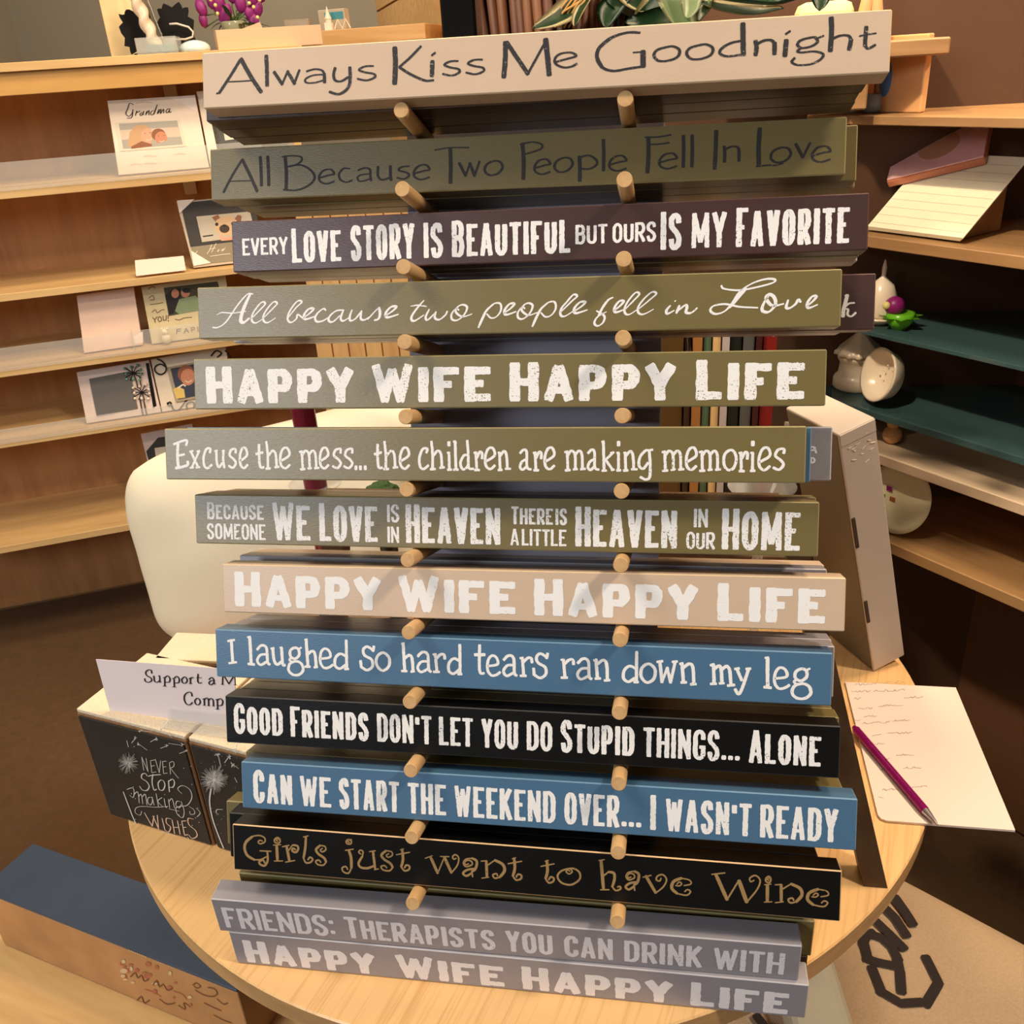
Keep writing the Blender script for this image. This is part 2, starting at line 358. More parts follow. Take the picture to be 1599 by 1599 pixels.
# the signs that stand behind the front ones on the same pegs: (row, colour, centre x, n of its face, label)
BEHIND = [(0, 'shaded_maroon', -0.0290, 0.0705, 'shade-darkened maroon sign directly behind the cream Always Kiss Me Goodnight sign, underside showing'),
          (0, 'shaded_maroon', -0.0300, 0.0525, 'shade-darkened maroon sign third in the topmost stack, only its underside showing'),
          (0, 'shaded_maroon', -0.0292, 0.0345, 'shade-darkened maroon sign at the back of the topmost stack'),
          (1, 'olive', -0.0270, 0.0340, 'olive sign behind the dark lettered olive sign, right end sticking out'),
          (1, 'olive', -0.0245, 0.0158, 'olive sign at the back of the second stack from the top, sticking out farthest right'),
          (2, 'olive', -0.0240, 0.0349, 'olive sign directly behind the maroon love story sign, underside showing'),
          (2, 'grey', -0.0215, 0.0168, 'grey sign at the back of the stack behind the maroon sign'),
          (3, 'maroon', -0.0170, 0.0524, 'maroon sign with a white letter k sticking out right behind the script sign'),
          (3, 'grey', -0.0330, 0.0342, 'grey sign at the back of the script sign stack'),
          (5, 'blue', -0.0535, 0.0666, 'blue sign with its right end showing behind the Excuse the mess sign'),
          (5, 'grey', -0.0385, 0.0485, 'light grey sign with white letter ends sticking out right behind the Excuse the mess sign'),
          (6, 'maroon', -0.0500, 0.0508, 'dark maroon sign directly behind the olive heaven sign'),
          (6, 'olive', -0.0445, 0.0325, 'olive sign at the back of the stack behind the heaven sign'),
          (7, 'grey', -0.0360, 0.0300, 'grey sign with its top edge showing behind the cream happy wife sign'),
          (7, 'cream', -0.0350, 0.0120, 'cream sign at the back of the stack behind the cream happy wife sign'),
          (8, 'grey', -0.0330, 0.0497, 'grey sign directly behind the blue I laughed so hard sign'),
          (8, 'grey', -0.0320, 0.0315, 'grey sign at the back of the stack behind the blue I laughed so hard sign'),
          (9, 'olive', -0.0290, 0.0500, 'olive sign directly behind the black good friends sign'),
          (9, 'olive', -0.0300, 0.0318, 'olive sign at the back of the black good friends sign stack'),
          (10, 'olive', -0.0255, 0.0522, 'olive sign directly behind the blue weekend sign'),
          (10, 'olive', -0.0270, 0.0340, 'olive sign at the back of the blue weekend sign stack'),
          (11, 'black', -0.0395, 0.0528, 'plain black sign behind the gold lettered wine sign, left end sticking out'),
          (11, 'olive', -0.0510, 0.0340, 'olive sign at the back of the wine sign stack, left end sticking out farthest')]
behind = {}
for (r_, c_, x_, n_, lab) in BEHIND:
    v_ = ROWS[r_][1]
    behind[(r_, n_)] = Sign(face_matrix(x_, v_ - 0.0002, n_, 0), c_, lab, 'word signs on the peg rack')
def standing(x, y, yw, zb, tl=0.0):
    return Matrix.Translation((x, y, zb)) @ Matrix.Rotation(yw, 4, 'Z') @ Matrix.Rotation(-tl, 4, 'X') @ Matrix.Translation((0, 0, SH / 2))
s13 = Sign(standing(-0.0490, -0.0432, 0.0110, SH + 0.0003, -0.015), 'grey', 'light grey sign FRIENDS: THERAPISTS YOU CAN DRINK WITH, lying on another grey sign', 'word signs on the table', 930)
s14 = Sign(standing(-0.0424, -0.0444, 0.0042, 0.0002, -0.006), 'grey', 'light grey sign with white capitals HAPPY WIFE HAPPY LIFE, lowest on the table', 'word signs on the table', 905)
b1 = Sign(standing(-0.0385, -0.0215, 0.0, SH + 0.0003), 'olive', 'olive sign behind the grey therapists sign on the table', 'word signs on the table')
b2 = Sign(standing(-0.0405, -0.0218, 0.0, 0.0002), 'maroon', 'dark maroon sign under the olive one at table level', 'word signs on the table')

WHITE = (250, 249, 247)
def ink_for(s, matn, col, under, amount=0.5, scale=900):
    return Ink(), [worn_paint(matn, col, under, amount, scale)]

# --- block capitals ----------------------------------------------------------
def blocks(s, words, vb, vt, sw, mats, jit=0.11, small=0.9, gap=0.42, hr=.82, mode='c'):
    ink = Ink()
    for wd in words:
        t, x0, x1 = wd[:3]; b_, t_ = (wd[3], wd[4]) if len(wd) > 4 else (vb, vt)
        sm = wd[5] if len(wd) > 5 else small; sw_ = wd[6] if len(wd) > 6 else sw
        if mode == 'c': u0, u1 = s.u(x0, (b_ + t_) / 2), s.u(x1, (b_ + t_) / 2)
        else: u0, u1 = s.u(x0, t_), s.u(x1, b_)
        block_word(ink, t, u0, u1, b_, t_, sw_, sm, jit, gap, hr)
    return ink.done('lettering', s.o, mats)
def vr(s, x, yt, yb): return s.uv(x, yb)[1], s.uv(x, yt)[1]
s = signs[2]; m_ = [worn_paint('print_maroon', WHITE, C_MAROON, 0.35)]
b0, t0 = vr(s, 470, 357, 410.5)
bs, ts_ = vr(s, 410, 372, 400)
bb, tb = vr(s, 912, 351.5, 381.5)
blocks(s, [('EVERY', 379, 450, *vr(s, 385, 373, 399.5), 1, .17), ('LOVE', 456, 533, b0, t0), ('STORY', 548, 648, b0, t0, 1), ('IS', 662, 692, b0, t0, .97),
           ('BEAUTIFUL', 706, 891, b0, t0 + .0004), ('BUT', 899, 949, bb, tb, 1, .17), ('OURS', 957, 1025, bb, tb, 1, .17), ('IS', 1032, 1065, *vr(s, 1037, 331.5, 390.5), .94),
           ('MY', 1080, 1135, b0, t0 - .0012, 1), ('FAVORITE', 1150, 1327, *vr(s, 1158, 325, 386))], b0, t0, .15, m_)
s = signs[4]; m_ = [worn_paint('print_olive_heavy', WHITE, C_OLIVE, 0.75, 1000)]
b0, t0 = vr(s, 800, 567, 627)
HW5 = [('HAPPY', 322.5, 552.5), ('WIFE', 581, 767), ('HAPPY', 796, 1055), ('LIFE', 1087, 1257)]
blocks(s, HW5, b0, t0, .29, m_, gap=.46, hr=.72, small=.91)
s = signs[6]
b0, t0 = vr(s, 637, 788, 848)
def two(x0, x1, t, top, sm=1): return (t, x0, x1, (b0 + t0) / 2 + .0008, t0 - .0004, sm, .165) if top else (t, x0, x1, b0 - .0002, (b0 + t0) / 2 - .0022, sm, .165)
blocks(s, [two(324, 412.5, 'BECAUSE', 1, .86), two(324, 415.5, 'SOMEONE', 0), ('WE', 426, 485), ('LOVE', 499, 590), two(605, 624, 'IS', 1), two(605.5, 624, 'IN', 0),
           ('HEAVEN', 634, 782), two(799, 886, 'THERE IS', 1, .9), two(797.5, 885, 'A LITTLE', 0), ('HEAVEN', 899, 1058), two(1084, 1106, 'IN', 1), two(1072, 1117, 'OUR', 0),
           ('HOME', 1128, 1250)], b0, t0, .155, m_, gap=.38, small=.93)
s = signs[7]; m_ = [worn_paint('print_cream', WHITE, C_CREAM, 0.25)]
b0, t0 = vr(s, 840, 904.5, 961)
blocks(s, [('HAPPY', 367, 595), ('WIFE', 622.5, 805.5), ('HAPPY', 834.5, 1090), ('LIFE', 1121, 1289.5)], b0, t0, .29, m_, gap=.46, hr=.72, small=.91)
s = signs[9]; m_ = [worn_paint('print_black', WHITE, C_BLACK, 0.45)]
b0, t0 = vr(s, 370, 1099, 1145.5)
blocks(s, [('GOOD', 366, 442), ('FRIENDS', 454, 576), ("DON'T", 589.5, 674.5, b0, t0 - .0018, 1), ('LET', 686, 739, b0, t0 - .0018, 1), ('YOU', 752.5, 809.5, b0, t0 - .0018, 1), ('DO', 823, 863, b0, t0 - .0018, 1),
           ('STUPID', 876, 991), ('THINGS...', 1005, 1156, b0, t0 - .0018, 1), ('ALONE', 1170, 1282.5)], b0, t0, .152, m_)
s = signs[10]; m_ = [worn_paint('print_blue', WHITE, C_BLUE, 0.25)]
b0, t0 = vr(s, 400, 1203, 1253.5)
blocks(s, [('CAN', 396, 457), ('WE', 469, 517.5, b0, t0 - .002, 1), ('START', 530, 624, b0, t0 - .002, 1), ('THE', 637.5, 697, b0, t0 - .002, 1), ('WEEKEND', 710, 868, b0, t0 - .002, 1),
           ('OVER...', 882, 1002, b0, t0 - .002, 1), ('I', 1016, 1025.5), ("WASN'T", 1039.5, 1174, b0, t0 - .0018, 1), ('READY', 1187.5, 1309, b0, t0 - .0018, 1)], b0, t0, .155, m_)
m_ = [worn_paint('print_grey', (240, 237, 240), C_GREY, 0.3)]
b0, t0 = vr(s13, 552, 1432.5, 1465)
blocks(s13, [('FRIENDS:', 345, 526, b0, t0 - .0008, 1), ('THERAPISTS', 536, 775), ('YOU', 789, 864.5, b0, t0 - .001, 1), ('CAN', 881, 958, b0, t0 - .001, 1), ('DRINK', 975, 1096, b0, t0 - .001, 1), ('WITH', 1115.5, 1224, b0, t0 - .001, 1)],
       b0, t0, .175, m_, mode='d')
m_ = [worn_paint('print_grey_white', (250, 246, 246), C_GREY, 0.15)]
b0, t0 = vr(s14, 1092, 1535, 1571)
blocks(s14, [('HAPPY', 377.5, 589.5), ('WIFE', 616, 789), ('HAPPY', 814, 1050), ('LIFE', 1079.5, 1230)], b0, t0, .29, m_, mode='d', gap=.46, hr=.72, small=.9)

# --- traced hands --------------------------------------------------------------
def letters(s, font, items, mats, ratio=.4, ang=0.0, jit=0.0, taper=0.0, wmul=1.0, name='lettering', src=None):
    ink = Ink(); k = s.mpp
    for ch, x0, x1 in items:
        wm = max(q[0] for q in font.g[ch][2]) * .4
        u0, u1 = s.u(x0), s.u(x1)
        if u1 - u0 > 2.5 * wm * k: u0 += wm * k; u1 -= wm * k
        font.put(ink, ch, u0, u1, k, ratio=ratio, ang=ang, jit=jit, taper=taper, wmul=wmul)
    return ink.done(name, s.o, mats)
PAP = Font(); s = signs[0]; Z = 3.9975
def tr(font, s, ox, oy, sc, d):
    for ch, spec in d.items(): font.add(ch, s.uv, ox, oy, sc, spec)
tr(PAP, s, 320, 60, Z, {
 'A': "18 218,135 150,240 80,342;14* 82,342 62,347;26 222,132 285,240 352,335;12 118,274 200,271 300,265",
 'l': "23 387,112 390,200 392,295", 'w': "20* 437,212 487,288;13* 487,288 520,210;20* 520,208 564,285;14* 562,284 594,200",
 'a': "15 640,208 690,194 732,203 746,235 747,275;13 742,228 680,232 635,255 640,278 690,278 745,262;19* 745,225 747,276",
 'y': "17 815,187 805,230 815,263 850,270 895,245;19 906,184 908,250 895,310 840,350 780,336",
 's': "15 1048,175 1000,177 965,198 1000,214 1050,224 1056,245 1010,264 955,254",
 'K': "28 1193,62 1197,160 1192,282;16 1356,52 1290,120 1222,180;18 1222,182 1290,225 1380,264 1435,263",
 'i': "24 1429,146 1425,234;14* 1425,108 1448,91"})
tr(PAP, s, 680, 30, Z, {
 'M': "26 441,148 440,260 431,362;24* 450,148 577,343;14* 577,343 676,158;28 685,130 697,240 706,348",
 'e': "15 757,268 830,248 880,232 850,211 785,217 750,245 752,280 800,303 850,298 885,280",
 'G': "18 1282,86 1200,86 1100,118 1025,180 1008,240 1040,300 1110,325 1200,312 1312,295;20 1100,118 1025,180 1010,240 1040,300;12* 1240,210 1312,205;28* 1303,205 1304,295",
 'o': "~16 1450,175 1385,195 1365,230 1395,262 1460,260 1515,235 1525,195 1490,173"})
tr(PAP, s, 1000, 10, Z, {
 'd': "16 632,217 560,233 500,270 498,300 550,314 655,300;26 644,112 645,200 648,302",
 'n': "22 722,220 728,260 722,304;18 730,238 770,217 815,213 836,236;22* 836,232 835,298",
 'g': "13 1148,185 1110,200 1085,194;~16 1080,195 1010,212 985,240 1012,262 1070,252 1110,225 1100,200;15 1010,262 985,280 1010,290 1090,283 1145,300 1130,332 1070,362 990,368 950,350 967,325",
 'h': "25 1198,75 1200,170 1192,278;17 1200,208 1250,185 1300,186 1314,215;22* 1314,212 1303,270",
 't': "20 1408,132 1402,200 1400,248;16 1400,245 1420,266 1470,243;12 1362,188 1420,177 1475,170"})
INK_DARK = worn_paint('print_dark_cream', (52, 50, 52), (150, 140, 130), 0.7, 800)
letters(s, PAP, [('A', 336, 410), ('l', 413, 421.5), ('w', 427, 470), ('a', 476, 509), ('y', 513, 549), ('s', 557, 587), ('K', 614, 680), ('i', 672.5, 682.5),
                 ('s', 690.5, 719), ('s', 727, 757), ('M', 784.5, 861), ('e', 866, 903), ('G', 929.5, 1010), ('o', 1020, 1063), ('o', 1071, 1115), ('d', 1123, 1166),
                 ('n', 1177.5, 1212.5), ('i', 1224, 1236), ('g', 1236, 1288), ('h', 1294, 1332), ('t', 1340, 1370)], [INK_DARK], ratio=.62, jit=.07, wmul=1.18)
PA2 = Font(); s = signs[1]
tr(PA2, s, 330, 210, Z, {
 'A': "15 190,160 130,260 78,362;20 192,160 240,260 282,355;10 108,296 170,292 240,291", 'l': "19 310,143 315,230 317,320",
 'B': "20 460,140 468,240 466,345;13 442,142 500,135 560,143 562,168 520,195 470,205;15 470,205 560,193 630,233 645,280 600,325 530,350 450,347",
 'e': "14 680,272 735,256 768,248 745,220 700,228 674,262 680,295 720,310 768,295", 'c': "14 873,215 830,215 800,250 810,285 850,300 887,288",
 'a': "14 917,225 960,211 990,222 992,260 997,290;12 985,248 930,256 912,275 930,295 990,280", 'u': "15 1045,203 1045,260 1067,285 1112,272;17 1115,200 1115,250 1119,287",
 's': "14 1235,200 1190,205 1170,225 1222,242 1232,262 1200,280 1160,272"})
tr(PA2, s, 660, 190, Z, {
 'T': "12 72,180 170,165 298,164;22 174,170 178,280 175,383", 'w': "18* 232,262 271,340;12* 271,340 296,265;18* 296,262 326,340;13* 326,338 356,250",
 'o': "~15 445,248 400,272 390,310 420,336 470,326 500,290 487,255", 'P': "22 622,140 630,250 627,358;13 610,145 680,130 738,143 738,170 690,190 640,205",
 'p': "21 982,222 985,300 984,370;14 985,225 1040,213 1085,243 1082,275 1040,297 985,295"})
tr(PA2, s, 960, 170, Z, {
 'F': "22 204,182 205,290 198,398;13 182,180 270,178 355,164;13 205,225 280,222 342,213", 'I': "22 634,142 630,260 624,374",
 'n': "17 690,238 692,290 690,332;15 692,258 730,238 765,242 774,270;17* 774,262 773,326", 'L': "24 905,127 897,240 899,350;14 882,362 960,354 1015,353 1060,340",
 'v': "18* 1135,222 1180,305;13* 1180,305 1226,215"})
INK_D2 = worn_paint('print_dark_olive', (54, 50, 50), C_OLIVE, 0.35, 800)
letters(s, PA2, [('A', 347, 403), ('l', 404.5, 411.5), ('l', 416, 423), ('B', 440, 493), ('e', 497.5, 523.5), ('c', 528.5, 551), ('a', 557, 581), ('u', 589, 612.5), ('s', 619, 641),
                 ('e', 645.5, 672.5), ('T', 677.5, 735), ('w', 716, 751), ('o', 756, 786.5), ('P', 811, 848), ('e', 834, 861), ('o', 865, 896), ('p', 903, 934), ('l', 939.5, 946),
                 ('e', 951, 980), ('F', 1005, 1050), ('e', 1029, 1059), ('l', 1064, 1071), ('l', 1077.5, 1084.5), ('I', 1113, 1122), ('n', 1129.5, 1156.5), ('L', 1179.5, 1226),
                 ('o', 1203, 1237), ('v', 1241, 1267), ('e', 1268, 1299)], [INK_D2], ratio=.62, jit=.05, wmul=1.12)
SCR = Font(); s = signs[3]; Z2 = 4.5686
tr(SCR, s, 320, 440, Z2, {
 'A': "13 352,90 318,88 280,120 230,180 150,290 92,328 52,328;24 330,95 295,165 270,230 262,280 285,292 325,262;9 85,240 120,222 200,226 300,213",
 'l': "13 335,265 400,200 436,160 412,148 370,190 338,245 340,285 370,295 425,262", 'b': "13 600,255 650,190 692,148 668,138 635,170 600,230 595,275 620,292 655,265 663,235 700,262",
 'e': "13 705,250 745,215 763,198 742,192 715,218 705,252 725,278 785,262", 'c': "14 868,205 850,195 810,225 790,262 805,287 850,280 905,245",
 'a': "14 990,205 940,210 895,250 890,282 920,287 965,245;14 992,203 972,262 990,282 1030,258", 'u': "14 1055,205 1040,250 1045,280 1080,265 1120,212;14 1122,210 1115,262 1140,275 1180,250",
 's': "12 1160,272 1215,212 1245,185;17 1243,186 1250,230 1238,268 1208,277"})
tr(SCR, s, 630, 430, Z2, {
 't': "15 150,182 110,225 66,285 60,318 85,326 150,285;10 55,222 110,215 168,224", 'w': "14 190,245 165,300 180,320 235,268;14 238,262 230,305 262,318 305,285 318,258",
 'o': "13 400,250 380,240 350,280 355,317 390,322 435,285 457,232 430,212 395,225 378,262 425,297 490,278",
 'p': "17 650,205 600,250 568,310 540,374;12 600,255 645,207 693,203 700,250 670,295 630,307 600,278", 'L': "13 0,0 1,1",
 'q': "13 400,250 380,240 350,280 355,317 390,322 435,285 457,232 430,212 395,225 378,262 425,297 490,278",
 'k': "14 1125,265 1200,190 1240,152 1215,140 1170,190 1130,240 1125,285 1155,294 1210,260"})
tr(SCR, s, 930, 420, 3.5533, {
 'f': "13 98,160 70,175 40,215 15,262;10 5,235 48,262 42,298 12,318 -8,302 10,268 60,240",
 'i': "13 418,205 395,232 402,250 440,232;13* 443,182 449,178", 'n': "13 468,205 450,247;13 455,238 500,203 510,215 505,243 535,245 568,218",
 'L': "11 700,95 715,112 800,120 900,102 985,78 992,60 945,58 870,82 800,130 760,190 720,235 670,252 640,235 655,208 720,197 800,212 900,217;20 835,110 795,155 745,215",
 'o': "14 965,150 935,195 928,232 965,240 1003,200 995,158 965,142 950,165 985,205 1050,195",
 'v': "13 1075,175 1065,215 1085,218 1115,195 1128,172 1140,185", 'e': "13 1175,210 1210,180 1228,155 1205,155 1180,190 1185,218 1235,200"})
INK_S = worn_paint('print_script', WHITE, C_OLIVE, 0.3)
G_ = lambda x: 320 + x / Z2
H_ = lambda x: 630 + x / Z2
I_ = lambda x: 930 + x / 3.5533
ink = letters(s, SCR, [('A', G_(46), G_(358)), ('l', G_(330), G_(440)), ('l', G_(412), G_(525)), ('b', G_(588), G_(705)), ('e', G_(698), G_(795)), ('c', G_(782), G_(905)), ('a', G_(880), G_(1035)),
                 ('u', G_(1030), G_(1185)), ('s', G_(1155), G_(1258)), ('e', G_(1280), G_(1388)), ('t', H_(50), H_(172)), ('w', H_(155), H_(320)), ('q', H_(340), H_(496)), ('q', H_(813), H_(962)), ('p', H_(530), H_(705)),
                 ('e', H_(712), H_(812)), ('p', H_(915), H_(1095)), ('k', H_(1118), H_(1246)), ('e', H_(1208), H_(1320)), ('f', I_(-10), I_(104)), ('e', I_(98), I_(172)), ('l', I_(158), I_(248)),
                 ('l', I_(232), I_(342)), ('i', I_(390), I_(452)), ('n', I_(445), I_(572)), ('L', I_(632), I_(1000)), ('o', I_(922), I_(1052)), ('v', I_(1055), I_(1145)), ('e', I_(1168), I_(1240))],
              [INK_S], ratio=.5, ang=.5, jit=.05, taper=.3, wmul=1.35)
sk = behind[(3, 0.0524)]; KF = Font()
tr(KF, sk, 930, 420, 3.5533, {'k': "19 1398,148 1386,195 1378,225 1374,265;13 1438,190 1405,195 1381,221 1402,226 1400,255 1420,265 1445,245;10 1385,150 1398,148"})
kk = Ink(); a_, b_, _ = KF.g['k']; KF.put(kk, 'k', a_, b_, sk.mpp * 1.0, ratio=.6, jit=.04); kk.done('lettering', sk.o, [worn_paint('print_script_maroon', WHITE, C_MAROON, .2)])
sg = behind[(5, 0.0485)]; GF = Font()
tr(GF, sg, 1200, 600, 4, {'s': "13 262,400 275,392 290,400 285,412 268,415;13* 290,398 299,430", 'o': "~12 268,465 282,464 290,476 282,490 268,490"})
for g_ in 'so':
    kk = Ink(); a_, b_, _ = GF.g[g_]; GF.put(kk, g_, a_, b_, sg.mpp, ratio=.7); kk.done('letter_end', sg.o, [worn_paint('print_grey_white', (250, 246, 246), C_GREY, 0.15)])

QK = Font(); s = signs[5]
tr(QK, s, 260, 670, Z, {
 'E': "18 75,90 72,160 77,240;15 50,97 90,80 125,72 122,103;15 80,167 112,160;17 62,246 100,238 130,225 131,205",
 'x': "15* 150,142 202,238;13* 210,142 157,240;13* 142,143 166,139;13* 196,142 215,138;13* 144,244 168,241;13* 188,243 215,240",
 'c': "15 274,148 277,125 250,128 232,180 238,232 260,246 286,225", 'u': "15 310,138 312,200 325,240 348,215;15 356,140 355,195 362,242;13* 300,140 316,136;13* 350,140 362,136",
 's': "15 433,150 431,126 402,133 392,165 420,190 435,215 415,243 386,232", 'e': "15 462,200 505,165 495,122 472,125 458,170 462,225 485,246 508,225",
 't': "16 579,100 580,180 588,238 612,240;17 558,158 605,148", 'h': "15 624,82 633,160 634,245;15 637,168 665,137 685,160 692,240;16* 622,249 650,248;15* 680,241 706,237"})
tr(QK, s, 580, 670, Z, {
 'i': "15* 486,150 488,252;14* 472,150 488,149;16* 474,256 506,255;19* 485,84 485,104", 'l': "16 524,82 529,252;14* 511,81 526,79;16* 513,256 546,255",
 'd': "15 603,75 609,160 612,242 640,250;15 610,165 583,167 562,210 572,250 592,250 610,225", 'r': "15* 650,150 656,255;15 658,180 675,145 690,153 689,185;14* 640,151 655,148;16* 644,258 672,258",
 'n': "15* 798,150 802,250;15 802,170 830,140 847,165 853,245;14* 790,150 800,149;16* 790,258 815,256;15* 840,250 874,250",
 'a': "15 936,152 960,130 977,148 979,238 1004,254;15 977,190 950,203 935,235 950,256 977,235"})
tr(QK, s, 870, 670, Z, {
 'm': "15* 62,148 66,252;15 66,165 88,138 113,160 116,250;15 116,162 140,138 160,160 164,250;14* 46,146 64,142;16* 50,260 80,258;15* 104,254 128,252;15* 152,253 182,250",
 'k': "15* 288,82 293,255;14* 352,152 300,198;14* 305,195 352,256;14* 279,82 292,79;15* 280,262 308,261;14* 340,152 360,148;14* 345,258 362,255",
 'g': "15 582,137 558,137 525,178 520,230 545,250 572,213;15 580,135 586,220 583,300 560,317 528,302;14* 575,136 600,131",
 'o': "~15 1085,133 1050,160 1045,220 1070,257 1105,245 1122,190 1110,147"})
INK_Q = worn_paint('print_quirky', WHITE, C_OLIVE, 0.45)
J_ = [('E', 271, 295), ('x', 295.5, 314), ('c', 317, 332), ('u', 335, 352.5), ('s', 356, 370), ('e', 374, 388), ('t', 399, 413.5), ('h', 414, 437), ('e', 437, 454), ('m', 467, 499.5), ('e', 499, 514.5),
      ('s', 518.5, 534), ('s', 536, 552), ('t', 584, 598.5), ('h', 598, 622.5), ('e', 624, 640.5), ('c', 654, 670.5), ('h', 671, 695.5), ('i', 697.5, 707), ('l', 707.5, 717), ('d', 718, 741),
      ('r', 739.5, 755), ('e', 757, 774.5), ('n', 777, 799), ('a', 811, 831), ('r', 832, 847.5), ('e', 850, 867.5), ('m', 881, 916), ('a', 917, 937), ('k', 939, 961), ('i', 962, 971.5),
      ('n', 973, 997), ('g', 997, 1021), ('m', 1033, 1070), ('e', 1071, 1089.5), ('m', 1091, 1127.5), ('o', 1129.5, 1152), ('r', 1153, 1169.5), ('i', 1171, 1181.5), ('e', 1184.5, 1204.5), ('s', 1207, 1226)]
letters(s, QK, J_, [INK_Q], ratio=.85, jit=.09, wmul=1.16)
k_ = Ink()
for x_ in (556.5, 563.5, 571): u_, v_ = s.uv(x_, 731); k_.stroke([(u_, v_ + .0009), (u_, v_ - .0009)], 5.0 * s.mpp, 1)
k_.done('lettering', s.o, [INK_Q])

LG = Font(); s = signs[8]
tr(LG, s, 340, 985, Z, {
 'I': "19* 88,60 98,200;16* 65,66 110,59;16* 72,204 123,198", 'l': "20* 200,42 211,208;15* 185,42 205,39;19* 188,208 234,212",
 'a': "18 247,118 275,93 308,108 316,195 330,212;17 315,150 270,152 247,185 268,214 315,192", 'u': "19 342,112 350,180 372,212 410,190;19 404,110 412,208 428,216;15* 330,113 350,109;14* 394,108 408,106",
 'g': "~18 480,107 452,125 452,160 480,176 506,155 504,120;13* 500,118 520,106;15 458,168 446,182 460,196;~18 490,192 450,205 440,245 465,274 505,276 532,248 522,208",
 'h': "19* 550,58 562,222;19 562,147 595,128 614,150 622,228;15* 541,58 556,55;18* 542,225 577,226;17* 608,230 630,227",
 'e': "17 645,176 706,166 700,128 670,113 645,138 640,195 665,232 700,230 724,214", 'd': "18* 808,62 812,235;18 806,160 770,145 740,172 738,218 768,238 810,210;18* 799,240 822,240",
 's': "18* 980,100 974,128;18 974,122 935,100 910,120 920,155 965,182 970,225 935,247 895,226;18* 897,228 893,190", 'o': "~18 1035,138 1000,165 998,215 1030,250 1067,225 1070,170",
 'r': "18* 1358,148 1368,250;18 1368,172 1392,150 1415,150 1421,176;15* 1344,150 1362,147;18* 1347,258 1383,258"})
tr(LG, s, 620, 990, Z, {
 't': "18 518,72 515,180 522,242 550,247;22* 482,131 555,131", 'n': "19* 1240,162 1250,275;19 1252,188 1290,165 1314,190 1320,288;16* 1226,166 1243,161;18* 1236,280 1270,279;18* 1300,292 1335,290"})
tr(LG, s, 900, 1000, Z, {
 'w': "19* 519,140 532,262;15* 532,262 568,172;17* 568,172 590,265;17* 590,265 620,140;17* 500,136 536,131;17* 603,136 634,133",
 'm': "19* 852,155 856,270;19 858,180 888,160 904,182 910,262;19 910,184 942,163 963,190 972,278;18* 833,157 855,151;18* 833,273 870,272;16* 893,270 924,269;18* 950,284 995,280",
 'y': "18* 1000,182 1032,250;18 1080,182 1037,298 1010,337 987,306;17* 985,180 1014,176;17* 1064,180 1094,178"})
INK_L = worn_paint('print_blue', WHITE, C_BLUE, 0.25)
letters(s, LG, [('I', 355.5, 371), ('l', 386, 399), ('a', 400.5, 423), ('u', 422.5, 447), ('g', 449, 475), ('h', 475, 497.5), ('e', 499, 521.5), ('d', 522, 546), ('s', 562, 586.5), ('o', 587, 610),
                ('h', 626, 649), ('a', 651, 675), ('r', 675.5, 697), ('d', 699.5, 723), ('t', 740, 759.5), ('e', 760, 783), ('a', 785, 809), ('r', 811, 833), ('s', 832, 857.5), ('r', 875, 898),
                ('a', 900.5, 926), ('n', 926, 954.5), ('d', 972.5, 999), ('o', 1000, 1025), ('w', 1024.5, 1059.5), ('n', 1060, 1089.5), ('m', 1108, 1149.5), ('y', 1146, 1174), ('l', 1192, 1207),
                ('e', 1208, 1235), ('g', 1236, 1269)], [INK_L], ratio=.85, jit=.09, wmul=1.08)

CU = Font(); s = signs[11]
tr(CU, s, 365, 1290, Z, {
 'G': "9 185,96 168,90 158,102 172,112 200,100 198,75 165,60 120,66;17 120,68 82,100 72,140 90,185 135,212;9 135,212 175,210 212,192;8* 168,156 240,159;13 216,160 218,215 200,248 170,240 166,222 188,214 200,232",
 'i': "18* 268,120 273,214;7* 245,120 296,117;7* 250,219 310,219;9 276,96 264,88 276,80 292,92 282,108 256,102 254,84 275,72 293,84",
 'r': "17* 330,125 350,220;8* 300,130 348,121;8* 322,226 388,216;8 346,152 372,120;13 372,120 405,125 412,145 395,165 370,156 376,141 392,148",
 'l': "15 456,68 452,140 442,200;11 442,200 455,229 482,228 496,208 480,196 468,212;7* 440,70 470,62",
 's': "9 556,140 542,150 552,162 575,150 570,128 540,122;15 540,122 515,148 530,175 565,200 578,225;10 578,225 560,245 525,240 513,220 533,214 545,228",
 'j': "17 722,152 738,200 740,262;10 740,262 720,295 685,286 677,262 702,254 714,272;8* 698,153 755,145;9 726,104 714,98 722,89 740,95 736,112 712,112 704,98 716,86 742,86",
 'u': "9 797,176 783,165 792,152 810,160 806,190;14 806,190 782,232 795,258 838,264 880,250;15* 874,158 887,265;7* 850,161 890,155;8* 882,273 910,268",
 't': "16 1055,146 1060,210 1048,255;11 1048,255 1070,280 1100,272 1103,252 1082,245 1070,262;8* 1015,180 1105,165;6* 1042,150 1066,143"})
